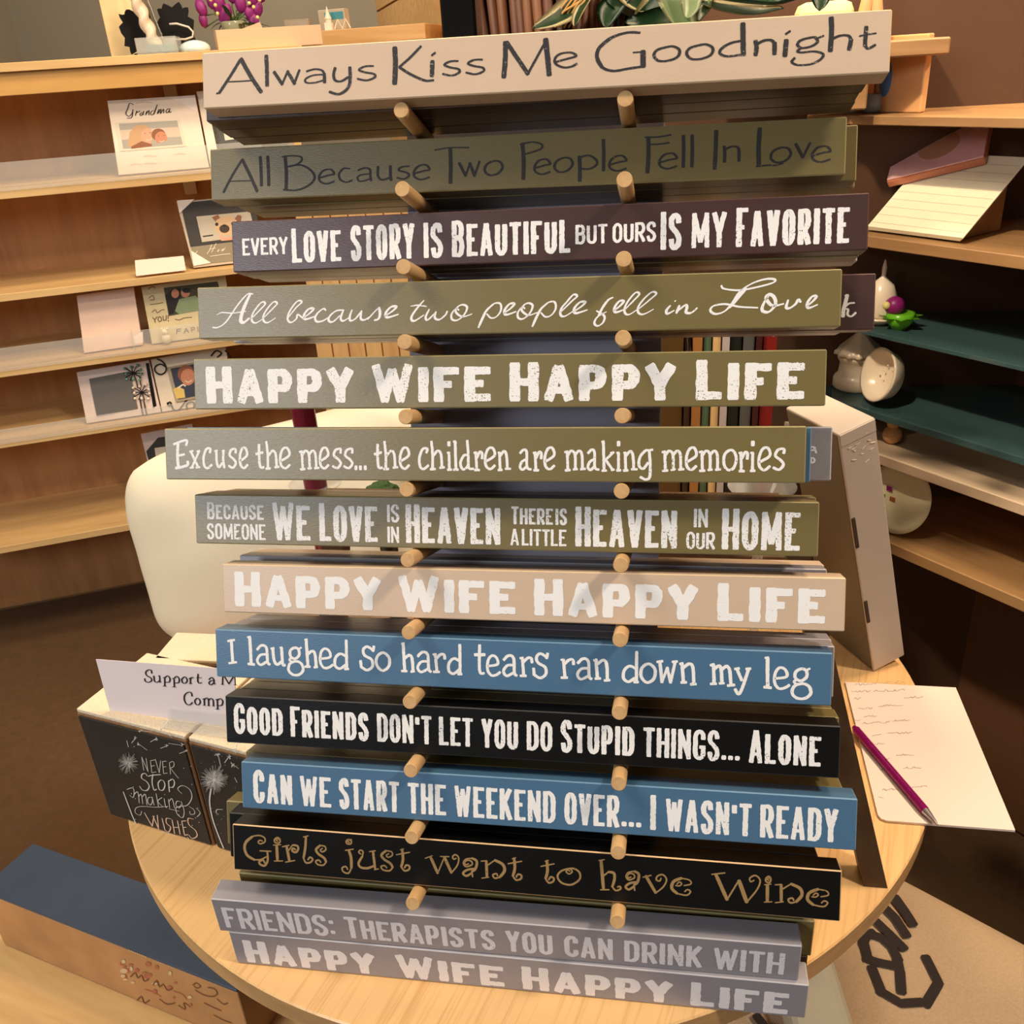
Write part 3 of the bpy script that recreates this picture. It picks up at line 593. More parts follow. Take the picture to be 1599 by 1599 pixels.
tr(CU, s, 640, 1310, Z, {
 'w': "17* 128,112 175,215;7* 95,122 140,106;8* 175,215 214,122;17* 216,113 262,213;7* 190,111 247,112;9 262,213 300,165 308,120 288,100 270,112 276,128 292,122",
 'a': "9 366,156 350,162 345,146 362,134 382,142 384,162 352,174 338,152 352,128 385,122;15 385,122 410,140 404,185 384,205;9* 384,205 388,238;13 398,186 358,195 336,216 355,232 385,212",
 'n': "16* 476,140 480,240;7* 442,140 480,137;7* 446,246 492,240;8 480,168 530,134;17 530,134 580,160 592,200 562,240;10 562,240 530,246 518,226 540,218 548,232",
 'o': "~11 990,188 948,205 930,238 955,276 1010,287 1057,255 1060,215 1030,188;8 1000,184 1016,205 998,220 980,206 990,195 1002,204",
 'h': "18* 1190,135 1206,310;7* 1175,136 1212,130;8* 1186,318 1244,318;9 1206,232 1240,207;15 1240,207 1275,215 1280,250 1265,300;10 1265,300 1288,323 1320,314 1316,298 1300,302"})
tr(CU, s, 920, 1330, Z, {
 'v': "17* 350,152 415,258;8* 330,160 385,148;9 415,258 465,220 486,175 462,145 428,152 418,175 440,184 450,166",
 'e': "8 590,212 630,202 622,178 575,166;17 575,166 528,188 518,230 550,262;9 550,262 605,272 628,250 610,237 594,250;8 540,212 562,214 576,200 562,190 548,204",
 'W': "20* 785,142 858,300;8* 758,142 845,133;9* 858,300 935,178;22* 935,182 985,316;9 985,316 1050,240 1072,182 1042,150 1006,165 1010,188 1032,180"})
INK_G = worn_paint('print_gold', (164, 132, 86), C_BLACK, 0.3)
letters(s, CU, [('G', 381, 425.5), ('i', 426, 443.5), ('r', 440, 468), ('l', 473, 490), ('s', 492, 511), ('j', 533, 554.5), ('u', 559, 593), ('s', 594, 615), ('t', 618, 642), ('w', 663, 718.5),
                ('a', 722, 746.5), ('n', 750, 790), ('t', 792, 817), ('t', 843.5, 867.5), ('o', 870, 907), ('h', 933.5, 971.5), ('a', 976, 999.5), ('v', 1002.5, 1043), ('e', 1048, 1081),
                ('W', 1109, 1189.5), ('i', 1192, 1208.5), ('n', 1208.5, 1254.5), ('e', 1260, 1295.5)], [INK_G], ratio=1.0, jit=.02, taper=.15, wmul=1.12)

# ------------------------------------------------------------------ peg rack with its legs
rackroot = empty('sign_rack', (-0.03, 0.0, 0.0), label='leaning peg rack with pale wooden dowels and a grey back board on dark wooden legs', cat='display rack')
RO = rackroot.location
def part(name, bm, m, parent=rackroot, origin=None, **k):
    bm.transform(Matrix.Translation(-parent.location)); return link(name, bm_mesh(bm), parent, (0, 0, 0), None, m if isinstance(m, list) else [m], **k)
BOARD = mat('board_grey', (158, 152, 164), rough=0.5, spec=0.4, var=0.12, scale=30, stretch=(1, 1, 12), bump=0.2)
DOWEL = wood('dowel_wood', (226, 186, 132), (196, 152, 98), stretch=(90, 90, 4), rough=0.6)
DARKW = wood('dark_leg_wood', (92, 68, 44), (74, 53, 33), stretch=(20, 20, 3), rough=0.5, scale=3)
bx = box_bm((0.178, 0.012, 0.585), 0.001, loc=(0, 0, 0))
bx.transform(Matrix.Translation(rack(-0.030, 0.335, -0.0062)) @ Matrix.Rotation(-LEAN, 4, 'X')); part('back_board', bx, BOARD)
# pegs: one mesh shared by all, each a part
peg = lathe_bm([(0.0001, 0.0), (0.0048, 0.0), (0.0048, 0.0843), (0.0044, 0.0850), (0.0001, 0.0850)], 20)
peg_me = bm_mesh(peg)
for p in peg_me.polygons: p.use_smooth = len(p.vertices) == 4 and abs(p.normal.z) < .5
peg_me.materials.append(DOWEL)
dowel_v = [r_[1] - SH / 2 - 0.0051 for r_ in ROWS]
for j, v_ in enumerate(dowel_v):
    for x_, sgn in ((-0.098, -1), (0.037, 1)):
        o = bpy.data.objects.new('dowel', peg_me); COL.objects.link(o); o.parent = rackroot
        dv = ROWS[j][3] * (x_ - ROWS[j][0])
        o.matrix_local = Matrix.Translation(rack(x_, v_ + dv - 0.0004, 0.0) - RO) @ Matrix.Rotation(math.pi / 2 - LEAN, 4, 'X') @ Matrix.Rotation(random.uniform(0, 6), 4, 'Z')
# splayed legs in a plane behind the board
def leg(top, foot, wd=0.017, th=0.020):
    a, b = Vector(top), Vector(foot); d = (b - a).normalized(); sd = Vector((1, 0, 0)); sd = (sd - d * sd.dot(d)).normalized(); n = sd.cross(d)
    bm = bmesh.new(); vs = []
    for p in (a, b):
        for sx, sy in ((-1, -1), (1, -1), (1, 1), (-1, 1)):
            q = p + sd * sx * wd / 2 + n * sy * th / 2
            if p is b: q = q + d * ((0.0 - q.z) / d.z)
            vs.append(bm.verts.new(q))
    for f in ((0, 1, 2, 3), (7, 6, 5, 4), (0, 4, 5, 1), (1, 5, 6, 2), (2, 6, 7, 3), (3, 7, 4, 0)): bm.faces.new([vs[i] for i in f])
    bmesh.ops.recalc_face_normals(bm, faces=bm.faces[:]); return bm
part('leg', leg((0.150, 0.164, 0.285), (0.2265, 0.0835, 0)), DARKW)
part('leg', leg((-0.195, 0.164, 0.285), (-0.2210, 0.0835, 0)), DARKW)
part('crossbar', box_bm((0.352, 0.016, 0.022), 0.001, loc=(-0.03, 0.164, 0.278)), DARKW)
part('crossbar', box_bm((0.396, 0.014, 0.024), 0.001, loc=(-0.016, 0.140, 0.131)), DARKW)
part('spacer_block', box_bm((0.03, 0.050, 0.022), 0.001, loc=(-0.03, 0.134, 0.278)), DARKW)

# ------------------------------------------------------------------ room shell
CREAMW = mat('wall_paint', (150, 140, 122), rough=0.8, var=0.03, scale=3)
def slab(name, lo, hi, m, **k):
    c = [(a + b) / 2 for a, b in zip(lo, hi)]; return box(name, [b - a for a, b in zip(lo, hi)], c, None, m, bevel=0, **k)
slab('floor', (-3.2, -2.2, -0.80), (3.0, 4.4, -0.75), mat('floor_carpet', (96, 70, 44), rough=0.95, var=0.25, scale=60, bump=0.5, bscale=400), kind='structure')
slab('wall_back', (-3.2, 4.3, -0.75), (3.0, 4.4, 2.6), CREAMW, kind='structure')
slab('wall_left', (-3.25, -2.2, -0.75), (-3.2, 4.4, 2.6), CREAMW, kind='structure')
slab('wall_right', (3.0, -2.2, -0.75), (3.05, 4.4, 2.6), mat('wall_brown', (112, 78, 54), rough=0.8, var=0.03, scale=3), kind='structure')

# ------------------------------------------------------------------ round table
TABLE = wood('table_maple', (238, 194, 134), (214, 164, 104), stretch=(2.2, 95, 95), rough=0.34, rot=math.radians(-75), scale=2.8, spec=0.45, lo=.28, hi=.50)
TEDGE = wood('table_edge', (206, 164, 112), (176, 136, 88), stretch=(8, 8, 60), rough=0.45)
tb = empty('round_table', (-0.081, 0.307, -0.75), label='round pale maple display table that carries the sign rack', cat='table')
bm = lathe_bm([(0.001, -0.021), (0.3945, -0.021), (0.3957, -0.0195), (0.3957, -0.0015), (0.3944, -0.0002), (0.001, -0.0002)], 160, loc=(0, 0, 0.75))
for f in bm.faces: f.material_index = 1 if abs(f.normal.z) < .9 else 0
for f in bm.faces:
    f.normal_update(); f.material_index = 1 if abs(f.normal.z) < .5 else 0
link('table_top', bm_mesh(bm), tb, (0, 0, 0), None, [TABLE, TEDGE])
link('pedestal', bm_mesh(lathe_bm([(0.045, 0.03), (0.045, 0.70), (0.16, 0.715), (0.16, 0.729)], 24)), tb, (0, 0, 0), None, [mat('black_metal', (24, 22, 20), rough=0.4)], smooth=False)
link('base', bm_mesh(lathe_bm([(0.13, 0.001), (0.13, 0.02), (0.05, 0.035)], 40)), tb, (0, 0, 0), None, [MATS['black_metal']])

# ------------------------------------------------------------------ small decal kit: flat print on a face
class Face:
    """a printed face: origin, right (u), up (v); n toward the reader"""
    def __init__(s, p, n, upv=(0, 0, 1)):
        s.p = Vector(p); s.n = Vector(n).normalized(); u_ = Vector(upv); s.r = u_.cross(s.n).normalized(); s.v = s.n.cross(s.r)
    def px(s, x, y, d=0): return on_plane(x, y, s.p + s.n * d, s.n)
    def uv(s, x, y): q = s.px(x, y) - s.p; return (q.dot(s.r), q.dot(s.v))
    def at(s, u, v, d=0): return s.p + s.r * u + s.v * v + s.n * d
    def rot(s): m = Matrix((s.r, -s.n, s.v)).transposed(); return m.to_euler()
    def mtx(s): m = Matrix((s.r, -s.n, s.v)).transposed().to_4x4(); m.translation = s.p; return m
def slab_on(face, name, pxs, th, m, parent=None, d=0.0, bev=0.0, **k):
    """solid panel whose outline on the face is given; origin on its centre"""
    P = [face.uv(*q) for q in pxs]; return slab_uv(face, name, P, th, m, parent, d, **k)
def slab_uv(face, name, P, th, m, parent=None, d=0.0, **k):
    cu = sum(p[0] for p in P) / len(P); cv = sum(p[1] for p in P) / len(P)
    bm = prism_bm([(p[0] - cu, -d, p[1] - cv) for p in P], (0, -1, 0), th)
    o = link(name, bm_mesh(bm), None, (0, 0, 0), None, [m], **k)
    w_ = face.mtx() @ Matrix.Translation((cu, 0, cv))
    if parent is not None: o.parent = parent; o.matrix_parent_inverse = Matrix.Identity(4); o.matrix_local = parent['_inv'] @ w_ if False else parent.matrix_basis.inverted() @ w_
    else: o.matrix_basis = w_
    return o
def holder(face, name, cpx, **k):
    o = empty(name, **k); p = face.px(*cpx); o.matrix_basis = Matrix.Translation(p - face.p) @ face.mtx(); return o
def print_on(face, parent, mats, name='print', d=0.0003):
    """returns an Ink whose coordinates are the face's own u,v"""
    ink = Ink()
    def fin(nm=name):
        o = link(nm, bm_mesh(ink.bm), None, (0, 0, 0), None, mats)
        w_ = face.mtx() @ Matrix.Translation((0, -d, 0)); o.parent = parent; o.matrix_local = parent.matrix_basis.inverted() @ w_; return o
    return ink, fin
def ell(cx, cy, rx, ry, n=20, a0=0): return [(cx + rx * math.cos(a0 + 2 * math.pi * i / n), cy + ry * math.sin(a0 + 2 * math.pi * i / n)) for i in range(n)]
def pxe(face, x, y, rx, ry, n=20): return [face.uv(*q) for q in ell(x, y, rx, ry, n)]
def pxl(face, s_): return [face.uv(*[float(v) for v in q.split(',')]) for q in s_.split()]
def line(ink, face, s_, wpx, mi=0, smooth=True, ratio=1.0, ang=0.0, taper=0.0, jit=0.0):
    P = pxl(face, s_); 
    if smooth: P = cr_spline(P, False, 4)
    mpp = (face.px(*[float(v) for v in s_.split()[0].split(',')]) - CAM).dot(fw) / F_PX
    ink.stroke(P, wpx * mpp, ratio, ang, jit, 'r', taper, mi)

# ------------------------------------------------------------------ left shelving unit
UA = math.radians(26.5); UD = Vector((math.cos(UA), math.sin(UA), 0)); UN = Vector((math.sin(UA), -math.cos(UA), 0)); UP = Vector((-1.1, 1.55, 0))
SHELFW = wood('shelf_wood', (228, 192, 134), (212, 172, 114), stretch=(3, 30, 30), rough=0.45, scale=1.5)
BACKW = wood('back_panel_wood', (198, 144, 92), (178, 124, 76), stretch=(16, 16, 2), rough=0.55, scale=1.5)
unit = empty('shelving_unit', UP + Vector((0, 0, -0.75)), (0, 0, UA), label='pale wood shelving unit on the left with framed pictures on its shelves', cat='shelves')
def ubox(name, s0, s1, d0, d1, z0, z1, m, parent=unit, **k):   # s along, d depth behind the front edge
    bm = box_bm((s1 - s0, d1 - d0, z1 - z0), 0.001, 1)
    o = link(name, bm_mesh(bm), parent, ((s0 + s1) / 2, (d0 + d1) / 2, (z0 + z1) / 2 + (0.75 if parent is unit else 0)), None, [m], **k); return o
S0, S1 = -0.75, 0.34
ubox('back_panel', S0, S1, 0.30, 0.315, -0.74, 0.63, BACKW)
ubox('side_panel', S1, S1 + 0.018, 0.0, 0.315, -0.74, 0.62, SHELFW)
for z_, th in ((0.406, .022), (0.186, .0165), (0.020, .020), (-0.152, .0165), (-0.42, .018)):
    ubox('shelf', S0, S1, 0.0, 0.30, z_ - th, z_, SHELFW)
ubox('top_shelf', S0 - .02, S1 + 0.05, -0.012, 0.33, 0.628, 0.645, SHELFW)
ubox('fascia', S0, S1 + 0.03, -0.002, 0.016, 0.584, 0.628, wood('fascia_wood', (214, 166, 96), (198, 148, 82), stretch=(3, 20, 20), rough=.5))
for s_ in (0.075, -0.56):
    for z_ in (0.584, 0.384, 0.1695, 0.0, -0.1685):
        ubox('bracket', s_, s_ + 0.030, 0.284, 0.2998, z_ - 0.055, z_ - 0.001, mat('bracket_cream', (226, 208, 176), rough=0.5))
ACR = mat('clear_acrylic', (236, 236, 230), rough=0.06, spec=0.5, alpha=0.22, var=0.0)
for z_ in (0.406, 0.020, -0.152):
    hgt = {0.406: 0.052, 0.020: 0.048, -0.152: 0.03}[z_]
    o = ubox('acrylic_lip', S0, S1, -0.004, -0.0015, z_ - 0.006, z_ + hgt, ACR)
ubox('acrylic_divider', -0.105, -0.102, -0.001, 0.12, 0.021, 0.064, ACR)
def uface(z, inset, lean, px0=(260, 200)):
    """leaning face whose foot stands on the shelf at height z, inset behind its edge"""
    a = math.radians(lean); n = UN * math.cos(a) + Vector((0, 0, 1)) * math.sin(a)
    p = UP - UN * inset + Vector((0, 0, z + .0042)); return Face(p, n)
def bottom(face, x):   # pixel y where the face's foot line runs
    nrm = ray(x, 0).cross(ray(x, 1000)); t = (CAM - face.p).dot(nrm) / face.r.dot(nrm); q = face.p + face.r * t - CAM
    d_ = q.dot(fw); return 800 - F_PX * q.dot(up) / d_
KRAFTPINK = mat('frame_cream', (244, 226, 204), rough=0.4, var=0.02)
PAPERW = mat('paper_white', (238, 226, 214), rough=0.7, var=0.02)
SKIN1 = mat('photo_skin', (224, 168, 138), rough=0.4); SKIN2 = mat('photo_skin_deep', (206, 140, 108), rough=0.4)
HAIRB = mat('photo_hair_blonde', (206, 164, 122), rough=0.4); HAIRD = mat('photo_hair_brown', (150, 96, 70), rough=0.4)
PDARK = mat('photo_dark', (40, 36, 40), rough=0.4); PGREEN = mat('photo_green', (138, 156, 120), rough=0.4)
PGREY = mat('photo_grey', (176, 170, 158), rough=0.4); PBROWN = mat('print_brown', (110, 84, 66), rough=0.5); PBEIGE = mat('photo_beige', (232, 218, 196), rough=0.4)
PFAINT = mat('print_faint', (214, 194, 172), rough=0.5)
# frame with the Grandma photograph
f = uface(0.4062, 0.022, 14); fr = holder(f, 'picture_frame', (262, 200), label='cream picture frame with the word Grandma over a photo, on the upper left shelf', cat='picture frame')
yb = bottom(f, 200); yb2 = bottom(f, 322)
slab_on(f, 'frame_board', [(168, 158), (305, 149), (327, yb2), (186, bottom(f, 186))], 0.016, KRAFTPINK, fr)
slab_on(f, 'corner_protector', [(268, 153), (305, 149), (309, 176)], 0.018, mat('corner_card', (250, 236, 222), rough=.5), fr, d=0.0012)
slab_on(f, 'inner_mat', [(180, 192), (281, 187), (291, 229), (188, 237)], 0.003, PBEIGE, fr, d=0.0012)
ink, fin = print_on(f, fr, [PGREY, HAIRB, SKIN1, HAIRD, SKIN2, MATS['print_faint'], PFAINT], 'photograph', .0014)
ink.poly(pxl(f, '186,194 277,189 286,226 193,233'), mi=0)
ink.poly(pxl(f, '188,204 279,199 283,214 190,219'), mi=5)
ink.poly(pxl(f, '200,229 203,208 212,197 226,195 236,202 240,214 236,228 220,232'), mi=1)
ink.poly(pxe(f, 230, 213, 9.5, 12), mi=2); ink.poly(pxe(f, 248, 211, 11, 9.5), mi=3); ink.poly(pxe(f, 252, 216, 9.5, 10), mi=4)
ink.poly(pxl(f, '205,230 222,221 238,226 238,229 206,233'), mi=3); ink.poly(pxl(f, '240,227 262,220 282,224 284,226 240,229'), mi=0)
line(ink, f, '229,218 233,220 237,217', 1.2, 6); line(ink, f, '249,221 253,222 257,220', 1.2, 6)
for e_ in ((227, 209), (235, 208), (248, 213), (257, 212)): ink.poly(pxe(f, *e_, 1.1, .8, 8), mi=3)
fin()
ink, fin = print_on(f, fr, [PDARK, PFAINT], 'lettering', .0014)
for st in ('209,164 203,162 200,170 197,178 202,182 207,177 208,172', '199,185 206,184 208,176', '212,181 214,174 215,176 219,174', '222,176 219,179 221,181 224,177 225,174 224,180', '228,180 230,174 228,180 233,173 233,180',
           '240,173 236,176 237,180 241,177 246,164 241,179', '246,178 249,171 247,178 252,171 251,178 256,171 256,177', '264,170 260,173 261,177 265,173 266,170 265,176 268,175'):
    line(ink, f, st, 1.3, 0, ratio=.5)
for st in ('225,245 232,243 240,245 246,243', '272,242 280,240 290,241', '205,258 212,256 222,258', '226,256 234,255 244,256', '212,162 224,160 238,161'): line(ink, f, st, 1.0, 1)
fin()
# second frame edge and a granite frame next to it
fr = holder(f, 'picture_frame', (312, 200), label='thin white frame standing edge to edge right of the Grandma frame', cat='picture frame')
slab_on(f, 'frame_board', [(307, 142), (320, 141), (345, bottom(f, 345)), (329, bottom(f, 329))], 0.014, mat('frame_white', (246, 232, 212), rough=.4), fr, d=-.008)
fr = holder(uface(0.4062, 0.05, 10), 'picture_frame', (335, 200), label='dark grey speckled frame standing behind the signs on the upper left shelf', cat='picture frame')
f2 = uface(0.4062, 0.05, 10)
slab_on(f2, 'frame_board', [(316, 168), (400, 162), (412, bottom(f2, 412)), (327, bottom(f2, 327))], 0.014, mat('granite', (92, 92, 88), rough=.6, var=.6, scale=260), fr)
slab_on(f2, 'photograph', [(346, 188), (385, 184), (395, 214), (352, 220)], 0.001, MATS['frame_white'], fr, d=.0015)
# dog frame, leaning on the third shelf
f = uface(0.1862, 0.03, 18); fr = holder(f, 'picture_frame', (330, 370), label='dark picture frame with a photo of a pug faced dog and the word Home', cat='picture frame')
slab_on(f, 'frame_board', [(276, 316), (392, 305), (420, bottom(f, 420)), (303, bottom(f, 303))], 0.02, mat('frame_pale_edge', (200, 184, 160), rough=.5), fr)
slab_on(f, 'dark_panel', [(282, 318), (392, 307), (412, 372), (298, 386)], 0.002, mat('chalk_grey', (58, 54, 50), rough=.5), fr, d=.0015)
slab_on(f, 'taupe_panel', [(299, 387), (412, 373), (420, 402), (303, 414)], 0.002, mat('taupe', (150, 138, 112), rough=.5), fr, d=.0015)
slab_on(f, 'corner_protector', [(277, 314), (304, 312), (281, 334)], 0.02, MATS['corner_card'], fr, d=.003)
slab_on(f, 'corner_protector', [(299, 392), (330, 411), (303, 416)], 0.02, MATS['corner_card'], fr, d=.003)
ink, fin = print_on(f, fr, [mat('card_grey', (196, 186, 166), rough=.5), PDARK, mat('dog_fur', (214, 180, 138), rough=.5), HAIRD, mat('dog_mask', (70, 50, 38), rough=.5), SKIN1], 'photograph', .0022)
ink.poly(pxl(f, '307,339 391,331 396,352 400,368 316,379'), mi=0)
ink.poly(pxl(f, '331,340 341,336 345,342 337,347'), mi=3); ink.poly(pxl(f, '364,346 372,336 378,338 377,346 368,350'), mi=3)
ink.poly(pxl(f, '338,345 347,339 360,337 370,345 372,356 364,367 348,369 336,360'), mi=2)
ink.poly(pxe(f, 351, 358, 8, 6.5), mi=4); ink.poly(pxe(f, 339, 351, 2.6, 2.8, 10), mi=1); ink.poly(pxe(f, 364, 350, 2.6, 2.8, 10), mi=1); ink.poly(pxe(f, 351, 353, 3, 2, 10), mi=1)
ink.poly(pxl(f, '343,368 352,372 364,370 372,372 370,375 346,377'), mi=5)
line(ink, f, '318,370 333,368', 2.0, 1, smooth=False); fin()
ink, fin = print_on(f, fr, [PBEIGE], 'lettering', .0022)
for st in ('309,393 306,397 311,400', '331,383 328,391 324,397', '338,381 334,389 331,395', '328,390 337,388', '340,393 343,390 341,394', '346,393 349,389 348,393 352,388', '329,401 336,400 350,398 360,397'): line(ink, f, st, 1.1, 0)
fin()
f = uface(0.1862, 0.001, 50); 
o = slab_on(f, 'price_card', [(211, 407), (287, 400), (291, bottom(f, 291) - 1), (213, bottom(f, 213) - 1)], 0.0008, mat('card_pink_white', (246, 222, 206), rough=.6), None, label='blank off-white card lying at the front of the third left shelf', cat='card')
# fourth shelf: pale frame on the left, frame with YOU! and green photo
f = uface(0.0202, 0.028, 12)
fr = holder(f, 'picture_frame', (200, 500), label='pinkish white frame at the left end of the fourth shelf', cat='picture frame')
slab_on(f, 'frame_board', [(120, 462), (209, 449), (223, bottom(f, 223) - 1), (132, bottom(f, 132))], 0.014, mat('frame_pink', (240, 208, 186), rough=.45), fr)
slab_on(f, 'corner_protector', [(209, 527), (223, 518), (224, bottom(f, 224) - 4), (212, bottom(f, 212) - 3)], 0.015, MATS['corner_card'], fr, d=.001)
fr = holder(f, 'picture_frame', (280, 490), label='glass fronted cream frame reading YOU! and FABULOUS beside a photo of a family', cat='picture frame')
slab_on(f, 'frame_board', [(221, 449), (352, 428), (366, bottom(f, 366)), (238, bottom(f, 238))], 0.014, mat('frame_ivory', (214, 200, 158), rough=.3), fr)
ink, fin = print_on(f, fr, [PDARK, PGREEN, SKIN2, mat('photo_green_dark', (74, 72, 52), rough=.4)], 'photograph', .0004)
ink.poly(pxl(f, '256,450 340,440 352,478 264,494'), mi=3)
ink.poly(pxl(f, '258,462 270,452 282,450 284,462 276,478 272,490 265,492 262,476'), mi=0); ink.poly(pxe(f, 274, 459, 6, 7), mi=2); ink.poly(pxe(f, 290, 458, 7, 7), mi=2); ink.poly(pxe(f, 292, 454, 7, 4), mi=0)
ink.poly(pxl(f, '274,486 280,468 292,465 306,462 318,476 318,484 280,491'), mi=1); fin()
ink, fin = print_on(f, fr, [PBROWN], 'lettering', .0004)
for st in ('232,452 238,448 243,450', '233,466 239,462 241,468 235,469', '235,476 244,475 255,473', '238,488 243,484 246,489 252,485 257,484', '274,499 281,500 288,497 300,496'): line(ink, f, st, 1.1, 0)
for st in ('239,496 242,500', '246,495 242,500', '242,500 243,504', '249,495 247,499 249,503 253,501 252,496 249,495', '255,494 256,501 260,500 260,493', '263,493 263,498', '263,501 264,502',
           '277,515 276,522', '276,515 283,514', '277,518 282,517', '288,521 291,513 295,520', '289,518 294,517', '299,512 300,519', '299,512 304,512 304,515 300,516', '309,511 310,518 316,517'): line(ink, f, st, 1.4, 0, smooth=False)
fin()
bear = empty('bear_figurine', UP + UD * 0 , label='small pale bear ornament in front of the YOU! frame', cat='figurine')
fb = uface(0.0202, 0.016, 0); bear.location = fb.px(262, bottom(fb, 262))
sc_ = .00135
for nm, (x_, z_, r_) in {'body': (0, 8, 8.5), 'head': (0, 20, 6), 'ear': (-5, 25.5, 2.4), 'ear.001': (5, 25.5, 2.4)}.items():
    b_ = bmesh.new(); bmesh.ops.create_icosphere(b_, subdivisions=3, radius=r_ * sc_); b_.transform(Matrix.Translation((x_ * sc_, 0, z_ * sc_)))
    link(nm.split('.')[0], bm_mesh(b_), bear, (0, 0, 0), None, [mat('bear_glaze', (250, 240, 200), rough=.2)], smooth=True)
# fifth shelf: jewelled flower frame and swirl frame
WIRE = mat('black_wire', (30, 26, 24), rough=.35, metal=.4)
f = uface(-0.1518, 0.028, 12)
fr = holder(f, 'picture_frame', (212, 610), label='white frame with jewelled metal flowers at the left end of the fifth shelf', cat='picture frame')
slab_on(f, 'frame_board', [(120, 582), (233, 563), (252, bottom(f, 252)), (136, bottom(f, 136))], 0.014, mat('frame_blush', (226, 206, 196), rough=.45), fr)
slab_on(f, 'photograph', [(140, 592), (203, 580), (216, 638), (152, 650)], 0.004, mat('grey_glass', (110, 108, 104), rough=.2), fr, d=.003)
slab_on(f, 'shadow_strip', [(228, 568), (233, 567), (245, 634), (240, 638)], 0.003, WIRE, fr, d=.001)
ink, fin = print_on(f, fr, [WIRE], 'flower_stems', .004)
for st in ('219,622 224,648', '225,625 230,648', '213,592 216,606', '219,590 221,604'): line(ink, f, st, 1.6, 0, smooth=False)
for k in range(10):
    a = k * .63
    for (cx, cy) in ((222, 613), (209, 583)): line(ink, f, '%f,%f %f,%f' % (cx, cy, cx + 15 * math.cos(a), cy + 12 * math.sin(a)), 1.4, 0, smooth=False)
fin()
for (cx, cy, mm) in ((222, 613, mat('jewel_pearl', (236, 226, 206), rough=.15)), (209, 583, mat('jewel_green', (96, 160, 132), rough=.15))):
    for k in range(9):
        a = k * .7 + .2; rr_ = 1 if k % 2 else .75; p = f.px(cx + 16 * rr_ * math.cos(a), cy + 13 * rr_ * math.sin(a), .004)
        b_ = bmesh.new(); bmesh.ops.create_icosphere(b_, subdivisions=2, radius=.0036)
        o = link('jewel', bm_mesh(b_), None, (0, 0, 0), None, [mm], smooth=True); o.parent = fr; o.matrix_local = fr.matrix_basis.inverted() @ Matrix.Translation(p)
fr = holder(f, 'picture_frame', (300, 600), label='cream frame with black wire swirls around a portrait of a smiling child', cat='picture frame')
slab_on(f, 'frame_board', [(236, 562), (352, 540), (368, bottom(f, 368)), (254, bottom(f, 254))], 0.014, mat('frame_shell', (226, 212, 190), rough=.45), fr)
slab_on(f, 'inner_frame', [(262, 574), (326, 562), (342, 616), (276, 628)], 0.006, mat('inner_metal', (172, 156, 130), rough=.35), fr, d=.005)
ink, fin = print_on(f, fr, [mat('photo_navy', (62, 66, 84), rough=.4), SKIN2, HAIRD, mat('photo_yellow', (220, 190, 110), rough=.4), PBEIGE], 'photograph', .0054)
ink.poly(pxl(f, '267,576 325,565 336,613 279,624'), mi=0); ink.poly(pxe(f, 291, 584, 13, 14), mi=2); ink.poly(pxe(f, 294, 589, 11, 13), mi=1)
ink.poly(pxl(f, '271,608 279,604 288,608 290,621 276,623'), mi=3); line(ink, f, '279,606 286,601 290,603', 2.2, 4); line(ink, f, '290,595 295,597 300,594', 1.2, 4); fin()
ink, fin = print_on(f, fr, [WIRE], 'wire_swirls', .003)
for st in ('246,561 254,565 260,574 258,582 250,585 243,580 243,573 251,569 259,573', '262,629 264,634 268,632 266,628 262,631', '268,632 272,640 280,640 288,630 293,624', '293,640 292,632 298,628 304,630 303,638', '330,620 338,628 346,622 340,616',
           '330,556 338,548 346,552 340,558', '352,548 360,556 358,566'): line(ink, f, st, 2.0, 0)
fin()
f = uface(-0.4198, 0.05, 14)
fr = holder(f, 'picture_frame', (250, 690), label='grey and white frame half hidden behind the Excuse the mess sign', cat='picture frame')
slab_on(f, 'frame_board', [(220, 678), (300, 662), (330, bottom(f, 330)), (250, bottom(f, 250))], 0.014, MATS['frame_blush'], fr)
slab_on(f, 'dark_panel', [(229, 705), (247, 684), (298, 676), (318, 800), (258, 815)], 0.002, MATS['chalk_grey'], fr, d=.002)
slab_on(f, 'inner_mat', [(242, 700), (290, 693), (300, 750), (250, 760)], 0.002, PBEIGE, fr, d=.003)

# ------------------------------------------------------------------ things on the top shelf
def shelf_pt(x, y, z=0.6452): return on_z(x, y, z)
tp = lambda x, d: (UP - UN * d + UD * 0) # noqa
def on_top(x, inset):
    """point on the top shelf, inset behind the front edge, seen in column x"""
    p0 = UP - UN * inset + Vector((0, 0, 0.6452)); nrm = ray(x, 0).cross(ray(x, 1000)); return p0 + UD * ((CAM - p0).dot(nrm) / UD.dot(nrm))
P = on_top(252, 0.07)
c_ = empty('candle_dish', P, label='square clear glass dish holding a turquoise candle on the top left shelf', cat='candle')
gl = mat('clear_glass', (214, 214, 208), rough=.05, alpha=.35, var=0)
b_ = box_bm((.086, .086, .003), .001, 1, loc=(0, 0, .0015))
for q in range(4):
    a = q * math.pi / 2; box_bm((.086, .004, .030), .0015, 1, b_, loc=Matrix.Rotation(a, 3, 'Z') @ Vector((0, -.041, .018)), rot=Matrix.Rotation(a, 3, 'Z'))
b_.transform(Matrix.Rotation(.35, 4, 'Z')); link('glass_dish', bm_mesh(b_), c_, (0, 0, 0), None, [gl])
link('wax', bm_mesh(lathe_bm([(.034, .0035), (.035, .016), (.034, .018)], 28)), c_, (0, 0, 0), None, [mat('turquoise_wax', (64, 158, 168), rough=.25)], smooth=False)
P2 = on_top(247, 0.078) + Vector((0, 0, .0185))
tw = bmesh.new(); rings = []
